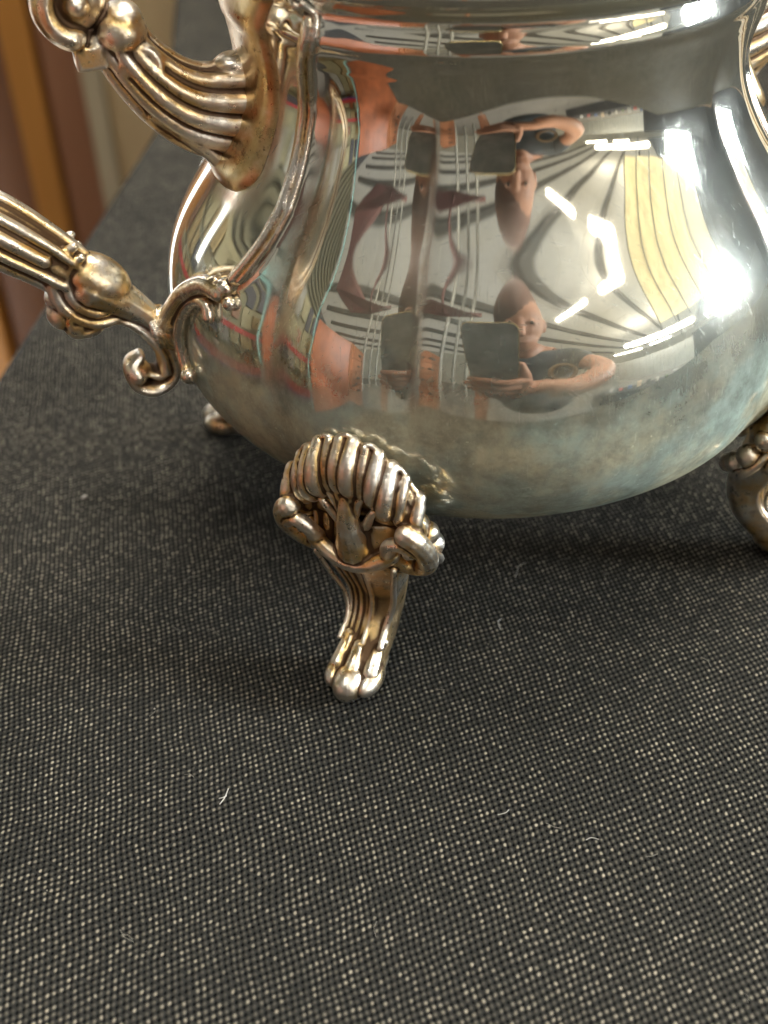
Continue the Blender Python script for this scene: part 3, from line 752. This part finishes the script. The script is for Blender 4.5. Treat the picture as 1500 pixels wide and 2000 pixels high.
# ------------------------------------------------------------------ the hall the silver mirrors
O = Vector((0, -.05, .065))
def at(a, el, dist):
    """direction azimuth/elevation from the bowl's face, horizontal distance"""
    return O + radial(a) * dist + Vector((0, 0, dist * math.tan(R_(el))))
UA = 66.0
hu_, hv_ = radial(UA), tangent(UA)     # hall axis; hv_ points left of it seen from above the table
M_CEIL = plain("ceiling_panel_fill_glow", (.62, .60, .54), .7, 0, .06, 2)
_b = M_CEIL.node_tree.nodes["Principled BSDF"]; _b.inputs["Emission Color"].default_value = (1.0, .965, .86, 1); _b.inputs["Emission Strength"].default_value = .24  # panel glow added to brighten the ceiling and hall
M_BEAM = plain("dark_roof_beam", (.15, .14, .125), .6)
M_WALL = plain("pale_wall", (.74, .71, .62), .7, 0, .08, 1.5)
M_CORR = plain("corrugated_steel", (.62, .62, .58), .45, .0, .08, 3)
M_FLOOR = plain("concrete_floor", (.22, .21, .20), .5, 0, .15, 2)
ZC = 2.35
def slab(name, c, e, m, ax=None, kind='structure', parent=None):
    mb = MB(); mb.box(c, e, ax); o = mb.build(name, m, parent, False)
    if kind: o["kind"] = kind
    return o
slab("floor", (2, -4, -.80), (26, 26, .1), M_FLOOR)
AX = (hu_, hv_, Vector((0, 0, 1)))
ceil = slab("ceiling", hu_ * 5 - hv_ * 3.1 + Vector((0, -1.5, ZC + .06)), (19, 10.8, .05), M_CEIL, AX)
pn = MB()
for i in range(-6, 22):
    for j in range(-9, 4):
        c = hu_ * (i * .78) + hv_ * (j * .95 - .3) + Vector((0, -1.5, ZC + .02 + random.uniform(-.004, .004)))
        pn.box(c, (.765, .935, .02), AX)
po = pn.build("ceiling_panels", M_CEIL, ceil, False); po["kind"] = "stuff"
for j in (-6, -4.7, -3.4, -2.3, -1.35, -.45, .5, 1.6):
    o = MB(); o.box(hu_ * 5 + hv_ * j + Vector((0, -1.5, ZC - .09)), (18, .09, .16), AX); o.build("roof_beam", M_BEAM, ceil, False)
# walls
far = slab("wall_far", hu_ * 14 + Vector((0, -1.5, .8)), (.1, 18, 3.3), M_WALL, AX)
back = slab("wall_back_light_block", Vector((0, 2.7, .8)), (12, .1, 3.3), plain("dark_light_block", (.045, .042, .038), .8));  # unseen dark wall added to cut light from behind the bowl
left = slab("wall_front", Vector((-1.5, -8.2, .8)), (22, .1, 3.3), M_WALL)
# corrugated partition right of the person
cw = empty("corrugated_partition", tuple(at(57, -20, 5.0).xy) + (-.75,))
a0, a1 = at(37, 0, 6.6), at(78, 0, 5.4)
dd = (a1 - a0); dd.z = 0; ln = dd.length; dd.normalize(); nn = Vector((-dd.y, dd.x, 0))
nsh = 30
for k in range(nsh):
    c = a0 + dd * (ln * (k + .5) / nsh); z0, z1 = -.75, .50
    mb = MB(); mb.box(Vector((c.x, c.y, (z0 + z1) / 2)) - cw.location + nn * (.012 * (k % 2)), (ln / nsh * .93, .03, z1 - z0), (dd, nn, Vector((0, 0, 1))))
    mb.build("panel", M_CORR, cw, False)
tag(cw, "pale corrugated metal partition mirrored right of the person", "partition")
# fluorescent fittings
M_TUBE = glow("fluorescent_tube", (1.0, .96, .88), 27)
M_FIT = plain("white_fitting", (.7, .7, .68), .5)
def tube_light(p0, p1, wdt, label, group=None):
    p0, p1 = Vector(p0), Vector(p1); c = (p0 + p1) / 2; d = (p1 - p0); L_ = d.length; d.normalize()
    s = Vector((-d.y, d.x, 0)).normalized(); u = d.cross(s)
    if u.z < 0: u = -u
    e = empty("fluorescent_light", tuple(c))
    mb = MB(); mb.box(u * .035, (L_ + .06, wdt * 1.5, .04), (d, s, u)); mb.build("housing", M_FIT, e, False)
    mb = MB(); mb.tube([d * (-L_ / 2 + i * L_ / 8) for i in range(9)], wdt / 2, 16, 1.0); mb.build("tube", M_TUBE, e)
    tag(e, label, "light", group)
tube_light(at(45.5, 13.5, 5.6), at(73, 12.5, 5.2), .24, "long fluorescent light mirrored along the corrugated partition")
tube_light(at(21, 34, 3.0), at(34.4, 38, 2.7), .10, "short fluorescent light mirrored just right of the person's head")
tube_light(at(43.5, 39, 2.6), at(54, 38.6, 2.7), .12, "curved looking fluorescent light mirrored in the middle of the right belly panel")
tube_light(at(40, 9.8, 6.4), at(50, 9.8, 6.4), .09, "short low fluorescent light mirrored beneath the long one, nearer the person")
tube_light(at(54, 10.2, 6.4), at(62, 10.2, 6.4), .09, "short low fluorescent light mirrored beneath the long one, nearer the window")
# overhead rows that light the table
for k, (a, d_, la) in enumerate([(-50, .9, "left"), (178, .55, "directly over the rear"), (150, 1.5, "rear right"), (-150, 1.4, "rear left")]):
    c = radial(a) * d_ + Vector((0, 0, 2.2))
    tube_light(c - hu_ * .75, c + hu_ * .75, .20, "overhead fluorescent light %s of the table, out of the photo" % la)
# bright window to the right, and the tall yellow panels above it
M_WIN = glow("window_daylight", (.84, .93, 1.0), 120)
wn_ = empty("bright_window", tuple(at(93, 12, 2.3)))
d_ = tangent(93); mb = MB(); mb.box((0, 0, 0), (.66, .02, .42), (d_, radial(93), Vector((0, 0, 1)))); mb.build("pane", M_WIN, wn_, False)
for sx in (-1, 1):
    mb = MB(); mb.box(d_ * (.35 * sx), (.04, .05, .50), (d_, radial(93), Vector((0, 0, 1)))); mb.build("frame", M_FIT, wn_, False)
    mb = MB(); mb.box(Vector((0, 0, .23 * sx)), (.66, .05, .04), (d_, radial(93), Vector((0, 0, 1)))); mb.build("frame", M_FIT, wn_, False)
tag(wn_, "bright daylight window mirrored at the right edge of the belly", "window")
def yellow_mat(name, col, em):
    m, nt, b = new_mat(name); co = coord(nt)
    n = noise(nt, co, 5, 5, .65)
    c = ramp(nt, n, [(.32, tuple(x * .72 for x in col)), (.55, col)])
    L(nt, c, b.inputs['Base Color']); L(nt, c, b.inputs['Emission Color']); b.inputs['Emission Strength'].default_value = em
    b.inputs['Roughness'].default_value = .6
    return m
M_YEL = yellow_mat("yellow_sheet_lit_tone", (.86, .74, .42), .62)
M_YEL2 = yellow_mat("yellow_sheet_shade_tone", (.60, .54, .36), .42)  # darker copy of the sheet, shade put into its colour
ys = empty("yellow_translucent_screen", tuple(at(78, 0, 2.0).xy) + (.7,))
edges = [60.5, 67, 74, 82, 90, 99]
for i in range(5):
    p, q = at(edges[i], 0, 2.3), at(edges[i + 1], 0, 2.3); d = (q - p); wl = d.length; d.normalize(); n_ = Vector((-d.y, d.x, 0))
    c = (p + q) / 2; z0, z1 = .065 + 2.3 * math.tan(R_([18.5, 18, 17.5, 17, 16.5][i])), 2.30
    mb = MB(); mb.box(Vector((c.x, c.y, (z0 + z1) / 2)) - ys.location, (wl * .965, .02, z1 - z0), (d, n_, Vector((0, 0, 1))))
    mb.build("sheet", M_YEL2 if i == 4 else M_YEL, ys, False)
for i in range(6):
    p = at(edges[i], 0, 2.27); mb = MB(); mb.box(Vector((p.x, p.y, 1.5)) - ys.location, (.022, .03, 1.6), (tangent(edges[i]), radial(edges[i]), Vector((0, 0, 1)))); mb.build("batten", M_BEAM, ys, False)
tag(ys, "tall backlit yellow translucent screen mirrored in the right belly panel", "screen")
# dark stall goods right: shelf unit under the window
M_DK = plain("dark_stall_cloth", (.05, .05, .06), .8)
st = slab("dark_stall", at(100, -12, 1.6), (1.4, .6, 1.0), M_DK, (tangent(100), radial(100), Vector((0, 0, 1))), None)
tag(st, "dark cloth covered stall mirrored below the window at the right", "stall")
st2 = slab("dark_stall", at(128, 10, 1.5), (1.3, .3, 1.4), M_DK, (tangent(128), radial(128), Vector((0, 0, 1))), None)
tag(st2, "tall dark stall mirrored at the extreme right behind the window", "stall")
# small goods on a far bench along the partition
cols = [(.7, .7, .68), (.5, .12, .12), (.15, .2, .35), (.75, .6, .45), (.1, .1, .1), (.8, .78, .7), (.25, .3, .2)]
mats = [plain("goods_colour_%d" % i, c, .6) for i, c in enumerate(cols)]
names = ["white", "dark red", "navy", "tan", "black", "cream", "olive"]
for k in range(12):
    a = 38 + k * 3.6; h = random.uniform(.05, .14); ci = k % 7
    c = at(a, -12.5, 2.3); mb = MB(); mb.box((0, 0, h / 2), (random.uniform(.05, .11), .08, h), (tangent(a), radial(a), Vector((0, 0, 1))))
    o = mb.build("carton", mats[ci], None, False, .004); o.location = c
    tag(o, "small %s carton on the far bench mirrored beneath the partition, number %d from the person" % (names[ci], k + 1) if False else
        "small %s carton on the far bench, %s" % (names[ci], ["beside the person's elbow", "second right of the elbow", "third right of the elbow", "left of the bench middle", "dark one at the bench middle", "pale one at the bench middle", "right of the bench middle", "pale one right of the olive carton", "red one towards the window", "blue one towards the window", "next to last before the window", "last one under the window"][k]), "carton", "cartons on the far bench")
bench = slab("far_bench", at(58, -12.5, 2.4) - Vector((0, 0, .37)), (2.2, .5, .72), M_DK, (tangent(58), radial(58), Vector((0, 0, 1))), None)
tag(bench, "dark cloth covered far bench mirrored beneath the partition", "bench")

# orange brown chest at the left front, mirrored twice
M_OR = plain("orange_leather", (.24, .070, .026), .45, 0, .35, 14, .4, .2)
M_OR2 = plain("orange_painted_lit_face", (.30, .115, .052), .5, 0, .12, 14)  # lit side of the chest painted as a lighter orange
ch = empty("orange_chest", tuple(at(-52, 0, .55).xy) + (-.75,))
p0, p1, p2 = at(-71, 0, .50), at(-40, 0, .54), at(-29, 0, .80)
def wallpanel(name, p, q, z0, z1, th, m, parent, bevel=.004):
    d = q - p; d.z = 0; wl = d.length; d.normalize(); n_ = Vector((-d.y, d.x, 0)); c = (p + q) / 2
    mb = MB(); mb.box(Vector((c.x, c.y, (z0 + z1) / 2)) - parent.location - n_ * 0, (wl, th, z1 - z0), (d, n_, Vector((0, 0, 1))))
    return mb.build(name, m, parent, False, bevel)
ztop = .065 + .52 * math.tan(R_(16))
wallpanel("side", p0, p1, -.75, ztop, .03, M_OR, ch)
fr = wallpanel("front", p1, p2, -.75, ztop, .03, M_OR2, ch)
dd = (p2 - p1).normalized(); n_ = Vector((-dd.y, dd.x, 0))
if n_.dot(O - p1) < 0: n_ = -n_
for k in range(4):
    c = (p1 + p2) / 2 + n_ * .018; zc = ztop - .05 - k * .085
    mb = MB(); mb.box(Vector((c.x, c.y, zc)) - ch.location, ((p2 - p1).length * .82, .012, .07), (dd, n_, Vector((0, 0, 1)))); dr = mb.build("drawer", M_OR2, ch, False, .003)
    mb = MB(); mb.box(Vector((c.x, c.y, zc)) + n_ * .012 - ch.location, (.05, .012, .012), (dd, n_, Vector((0, 0, 1)))); mb.build("pull", M_METAL, dr, False)
tag(ch, "orange brown chest of drawers mirrored twice left of the crease", "chest")
# teal cord hanging beside it
M_TEAL = plain("teal_cord", (.22, .42, .40), .5)
mb = MB(); mb.tube([at(-73 + .6 * math.sin(i * .6), -30 + 2.6 * i, .47) for i in range(27)], .0045, 10)
tag(mb.build("teal_cord", M_TEAL), "teal cord hanging beside the orange chest", "cord")
M_POLE = plain("grey_pole", (.26, .25, .22), .5, .3)
for k, (a, d_, l_) in enumerate([(-27.5, 1.9, "nearest the orange chest"), (-22, 2.3, "between two others"), (-17, 2.1, "nearest the phone")]):
    mb = MB(); p = at(a, 0, d_); mb.tube([Vector((p.x, p.y, -.74 + i * .38)) for i in range(9)], .03, 12)
    tag(mb.build("stall_pole", M_POLE), "thin grey stall pole mirrored left of the phone, " + l_, "pole", "stall poles by the chest")
# maroon awning
M_MAR = plain("maroon_canvas", (.085, .030, .026), .7, 0, .12, 4)
aw = empty("maroon_awning", tuple(at(-40, 34, 1.6)))
def poly_slab(name, dirs, dist, th, m, parent):
    P = [at(a, e, d) for (a, e), d in zip(dirs, dist)]; n = (P[1] - P[0]).cross(P[2] - P[0]).normalized() * th
    V = [p - parent.location for p in P] + [p + n - parent.location for p in P]; k = len(P)
    F = [tuple(range(k)), tuple(range(2 * k - 1, k - 1, -1))] + [(i, (i + 1) % k, k + (i + 1) % k, k + i) for i in range(k)]
    mb = MB(); mb.add(V, F); return mb.build(name, m, parent, False)
poly_slab("canvas", [(-66, 31), (-66, 37.5), (-46, 38), (-30, 34.2), (-13, 36.5), (-13, 35), (-30, 32), (-46, 29.5)], [1.6] * 8, .02, M_MAR, aw)
mb = MB(); mb.tube([at(a, e, 1.5) - aw.location for a, e in [(-30, 34), (-32, 36.5), (-33, 39), (-32, 41.5), (-28, 44), (-20, 46)]], .035, 10, .5); mb.build("valance", M_MAR, aw)
tag(aw, "maroon canvas awning with curved valance mirrored above the phone", "awning")
# clutter at the left: crates, red and blue tape, wicker
M_RED = plain("red_tape", (.30, .022, .022), .5); M_BLU = plain("blue_tape", (.06, .08, .35), .5)
M_WICK = plain("wicker", (.22, .16, .07), .7, 0, .35, 40); M_OLV = plain("olive_board", (.24, .21, .12), .6, 0, .2, 10)
M_GRY = plain("grey_box", (.26, .25, .22), .6, 0, .2, 12)
def rack(az_c, dist, wd_, z0, z1, label, sl):
    e = empty("goods_rack", tuple(at(az_c, 0, dist).xy) + (-.75,)); X, Yv = tangent(az_c), radial(az_c)
    mb = MB(); mb.box(Vector((0, 0, (z0 + z1) / 2 + .75)) + Yv * .05, (wd_, .04, z1 - z0), (X, Yv, Vector((0, 0, 1)))); mb.build("back_board", M_OLV, e, False)
    nb = 7
    for k in range(nb):
        for j in range(sl):
            m = [M_WICK, M_OLV, M_WICK, M_DK, M_W1, M_OLV, M_GRY][random.randrange(7)]; q1, q2 = random.uniform(.6, .97), random.uniform(.55, .95)
            mb = MB(); mb.box(X * (wd_ * ((k + .5) / nb - .5)) + Vector((0, 0, .75 + z0 + (z1 - z0) * (j + .5) / sl)), (wd_ / nb * q1, random.uniform(.03, .09), (z1 - z0) / sl * q2), (X, Yv, Vector((0, 0, 1))))
            mb.build("crate", m, e, False, .003)
    for zz, m in ((z0 + (z1 - z0) * .56, M_RED), (z0 + (z1 - z0) * .30, M_RED), (z0 + (z1 - z0) * .275, M_BLU)):
        mb = MB(); mb.box(Vector((0, 0, .75 + zz)) - Yv * .045, (wd_, .012, .045 if m is M_RED else .010), (X, Yv, Vector((0, 0, 1)))); mb.build("tape_band", m, e, False)
    tag(e, label, "rack")
rack(-92, .95, .75, -.62, .36, "rack of wicker and olive crates with red bands mirrored below the left rib", 5)
rack(-128, 1.1, .66, -.62, .30, "rack of crates with red bands mirrored at the left edge of the belly", 6)
# striped roller shutter
M_SH = plain("shutter_slat", (.15, .135, .085), .5); M_SHD = plain("shutter_back", (.05, .045, .03), .7)
shu = empty("roller_shutter", tuple(at(-106, 0, 1.5).xy) + (.45,))
X, Yv = tangent(-106), radial(-106)
mb = MB(); mb.box(Yv * .03 + Vector((0, 0, .6)), (1.9, .02, 1.2), (X, Yv, Vector((0, 0, 1)))); mb.build("back_sheet", M_SHD, shu, False)
for k in range(20):
    mb = MB(); mb.box(Vector((0, 0, -.10 + k * .068)), (1.9, .03, .036), (X, Yv, Vector((0, 0, 1)))); mb.build("slat", M_SH, shu, False)
for k in range(9):
    mb = MB(); mb.box(Vector((0, 0, 1.24)) - Yv * (.08 + k * .12), (1.9, .07, .03), (X, Yv, Vector((0, 0, 1)))); mb.build("slat", M_SH, shu, False)
mb = MB(); mb.box(Vector((0, 0, 1.28)) - Yv * .55, (1.9, 1.1, .02), (X, Yv, Vector((0, 0, 1)))); mb.build("canopy", M_SHD, shu, False)
tag(shu, "pale slatted roller shutter mirrored as arcs left of the rib", "shutter")
M_LAMPW = glow("window_left", (.9, .96, 1.0), 5)
def slit(name, c, wd_, ht_, az_, label):
    e = empty(name, tuple(c)); X_, Y_ = tangent(az_), radial(az_); Z_ = Vector((0, 0, 1))
    mb = MB(); mb.box((0, 0, 0), (wd_, .012, ht_), (X_, Y_, Z_)); mb.build("pane", M_LAMPW, e, False)
    for sx in (-1, 1):
        mb = MB(); mb.box(X_ * ((wd_ / 2 + .008) * sx), (.014, .02, ht_ + .03), (X_, Y_, Z_)); mb.build("frame", M_FIT, e, False)
    tag(e, label, "window")
slit("side_window", (-.475, .60, .05), .05, 1.1, -143, "tall bright window mirrored as a thin line on the left silhouette")
slit("side_window", at(-116, 9, .85), .035, .26, -116, "narrow bright window slit mirrored as two short curved lines left of the rib")

# ------------------------------------------------------------------ person with the phone
M_SKIN = plain("skin", (.34, .165, .10), .5, 0, .08, 20)
M_SHIRT = plain("charcoal_tshirt", (.045, .052, .060), .85, 0, .2, 30)
M_HAIR = plain("brown_hair", (.11, .052, .035), .7)
M_PHONE = plain("graphite_glass", (.27, .28, .27), .28, 0, .35, 30, .5)
M_FRAME = plain("brass_phone_edge", (.75, .58, .25), .25, 1)
M_LENS = plain("black_lens", (.01, .01, .012), .08)
phn = empty("smartphone", tuple(CAM))
pc = -FW * .0075 - UP * .058 - RT * .026     # centre of the phone relative to the lens
def rounded_slab(name, c, w_, h_, t_, r_, m, parent, off=0):
    V = []; k = 10
    for s, zz in ((1, t_ / 2), (-1, -t_ / 2)):
        for q, (sx, sy) in enumerate([(1, 1), (-1, 1), (-1, -1), (1, -1)]):
            for i in range(k):
                a = R_(90 * q + 90 * i / (k - 1)); V.append(c + RT * (sx * (w_ / 2 - r_) + r_ * math.cos(a)) + UP * (sy * (h_ / 2 - r_) + r_ * math.sin(a)) + FW * (zz + off))
    n = 4 * k; F = [tuple(range(n)), tuple(range(2 * n - 1, n - 1, -1))] + [(i, (i + 1) % n, n + (i + 1) % n, n + i) for i in range(n)]
    mb = MB(); mb.add(V, F); return mb.build(name, m, parent, False)
rounded_slab("frame", pc, .0810, .1500, .0080, .012, M_FRAME, phn)
rounded_slab("back_glass", pc, .0782, .1472, .0008, .011, M_PHONE, phn, .0045)
lp = pc + FW * .005
for i, (a, b) in enumerate([(.026, .058), (.008, .040)]):
    c = lp + RT * a + UP * b
    rounded_slab("camera_lens", c - FW * .0009, .0136, .0136, .0012, .0066, M_LENS, phn)
tag(phn, "graphite smartphone with gold edge held upright in front of the bowl, seen only mirrored", "phone")

def skinned(name, verts, edges_, radii, m, parent, sub=2, root=0):
    me = bpy.data.meshes.new(name); me.from_pydata([tuple(v) for v in verts], edges_, []); me.update()
    o = bpy.data.objects.new(name, me); COL.objects.link(o)
    o.modifiers.new("k", 'SKIN')
    for i, r in enumerate(radii):
        me.skin_vertices[0].data[i].radius = (r, r) if not hasattr(r, '__len__') else r
        me.skin_vertices[0].data[i].use_root = (i == root)
    s = o.modifiers.new("s", 'SUBSURF'); s.levels = sub; s.render_levels = sub
    dg = bpy.context.evaluated_depsgraph_get(); dg.update(); nm = bpy.data.meshes.new_from_object(o.evaluated_get(dg))
    o.modifiers.clear(); o.data = nm; nm.name = name; nm.materials.clear(); nm.materials.append(m)
    nm.polygons.foreach_set("use_smooth", np.ones(len(nm.polygons), bool))
    if parent is not None: o.parent = parent
    return o
person = empty("person", (0, 0, 0))
vt = [(.11, -.62, -.15), (.11, -.64, .0), (.11, -.65, .11), (.10, -.64, .20), (.065, -.60, .235), (.045, -.545, .255),
      (.25, -.61, .20), (.285, -.49, .13), (.25, -.39, .085), (.185, -.325, .05), (.115, -.300, .030), (.06, -.295, .035),
      (-.05, -.65, .19), (-.10, -.70, .10), (-.12, -.72, -.02), (-.13, -.71, -.12), (-.13, -.69, -.22), (-.13, -.68, -.28)]
ed = [(0, 1), (1, 2), (2, 3), (3, 4), (4, 5), (3, 6), (6, 7), (7, 8), (8, 9), (9, 10), (10, 11), (3, 12), (12, 13), (13, 14), (14, 15), (15, 16), (16, 17)]
rd = [(.15, .11), (.15, .11), (.16, .11), (.13, .09), (.055, .055), (.05, .05), .058, .048, .040, .038, .028, .030, .058, .048, .040, .036, .028, .030]
skinned("body", vt, ed, rd, M_SKIN, person)
# shirt: same skeleton a little fatter, short sleeves
vs_ = vt[:4] + [vt[6], (.285, -.50, .14), vt[12], (-.105, -.705, .08)]
skinned("tshirt", vs_, [(0, 1), (1, 2), (2, 3), (3, 4), (4, 5), (3, 6), (6, 7)], [(.165, .125), (.165, .125), (.175, .125), (.145, .105), .078, .070, .078, .068], M_SHIRT, person)
mb = MB()
for i in range(28):
    a = 2 * math.pi * i / 28; mb.ell((.175 + .045 * math.cos(a), -.515 , .10 + .045 * math.sin(a)), .010, None, 8, 6)
mb.build("shirt_emblem", plain("emblem_tan", (.17, .11, .06), .8), person)
# head tipped forward over the phone
hc = Vector((.036, -.475, .345)); fdir = Vector((-.05, .80, -.60)).normalized(); side = Vector((1, .06, 0)).normalized(); hup = side.cross(fdir).normalized()
if hup.z < 0: hup = -hup
mb = MB()
mb.ell(hc, (.074, .092, .105), (side, fdir, hup), 28, 20); mb.ell(hc - hup * .055 + fdir * .03, (.055, .062, .060), (side, fdir, hup), 20, 14)
mb.tube([hc + fdir * .088 + hup * .02, hc + fdir * .108 - hup * .022], [.009, .014], 10)
for s in (-1, 1):
    mb.ell(hc + side * (.076 * s) - hup * .01, (.010, .020, .030), (side, fdir, hup), 12, 8)
    mb.ell(hc + side * (.03 * s) + fdir * .080 + hup * .012, (.015, .010, .009), (side, fdir, hup), 12, 8)
mb.ell(hc + fdir * .085 - hup * .058, (.026, .010, .008), (side, fdir, hup), 12, 8)
mb.cast("head", M_SKIN, person, .004, 4)
mb = MB(); mb.ell(hc - fdir * .014 + hup * .032 - side * .012, (.078, .099, .088), (side, fdir, hup), 24, 16); mb.build("hair", M_HAIR, person)
mb = MB()
for s in (-1, 1): mb.ell(hc + side * (.03 * s) + fdir * .090 + hup * .012, .0055, None, 10, 8)
mb.build("eyes", M_LENS, person)
# right hand under the phone, fingers laid across its back
def hand(base, ddir, updir, sgn, name):
    """palm behind the phone bottom edge, fingers curl round its front face"""
    mb = MB(); n_ = ddir.cross(updir).normalized()
    return mb
hm = MB()
B = CAM + pc - UP * .070                      # bottom edge of the phone
hm.ell(B + RT * .020 - FW * .012 - UP * .012, (.040, .022, .018), (RT, UP, FW), 20, 12)
hm.ell(B + RT * .050 - FW * .004 - UP * .020, (.026, .022, .018), (RT, UP, FW), 20, 12)
hm.tube([B + RT * .055 - UP * .020, B + RT * .085 - UP * .014 - FW * .004, Vector((.115, -.300, .030))], [.020, .020, .026], 14)
for k, (ln_, r_) in enumerate([(.078, .0088), (.086, .0092), (.080, .0088), (.062, .0078)]):
    y0 = .018 - .0175 * k
    s = B + RT * (.040 - .002 * k) + UP * (y0 - .006) + FW * .012
    q = catmull([tuple(s - FW * .010 + RT * .012), tuple(s + RT * (-ln_ * .25) + FW * .006), tuple(s - RT * (ln_ * .62) + FW * .005 + UP * .002), tuple(s - RT * ln_ + FW * .000)], 5)
    hm.tube(q, [r_ * (1 - .25 * i / len(q)) for i in range(len(q))], 12)
hm.tube([B + RT * .052 - UP * .006, B + RT * .050 + UP * .025 - FW * .006, B + RT * .043 + UP * .055 - FW * .012], [.013, .011, .008], 12)
hm.cast("right_hand", M_SKIN, person, .0016, 3)
lm = MB(); Bl = Vector((-.13, -.675, -.31)); ex, ey, ez = Vector((0, 1, 0)), Vector((1, 0, 0)), Vector((0, 0, 1))
lm.ell(Bl - ez * .03, (.040, .015, .048), (ex, ey, ez), 20, 12)
for k in range(4):
    q0_ = Bl - ez * .065 + ex * (.027 - .018 * k); ln_ = (.062, .070, .066, .052)[k]
    lm.tube([q0_, q0_ - ez * ln_ * .5 + ey * .004, q0_ - ez * ln_ * .95 + ey * .018], [.009, .0085, .0065], 12)
lm.tube([Bl - ez * .01 + ex * .030, Bl - ez * .045 + ex * .052 + ey * .01, Bl - ez * .075 + ex * .055 + ey * .018], [.012, .010, .008], 12)
lm.cast("left_hand", M_SKIN, person, .0016, 3)
tag(person, "person in a charcoal t-shirt bending forward and holding up a phone, seen only mirrored", "person")
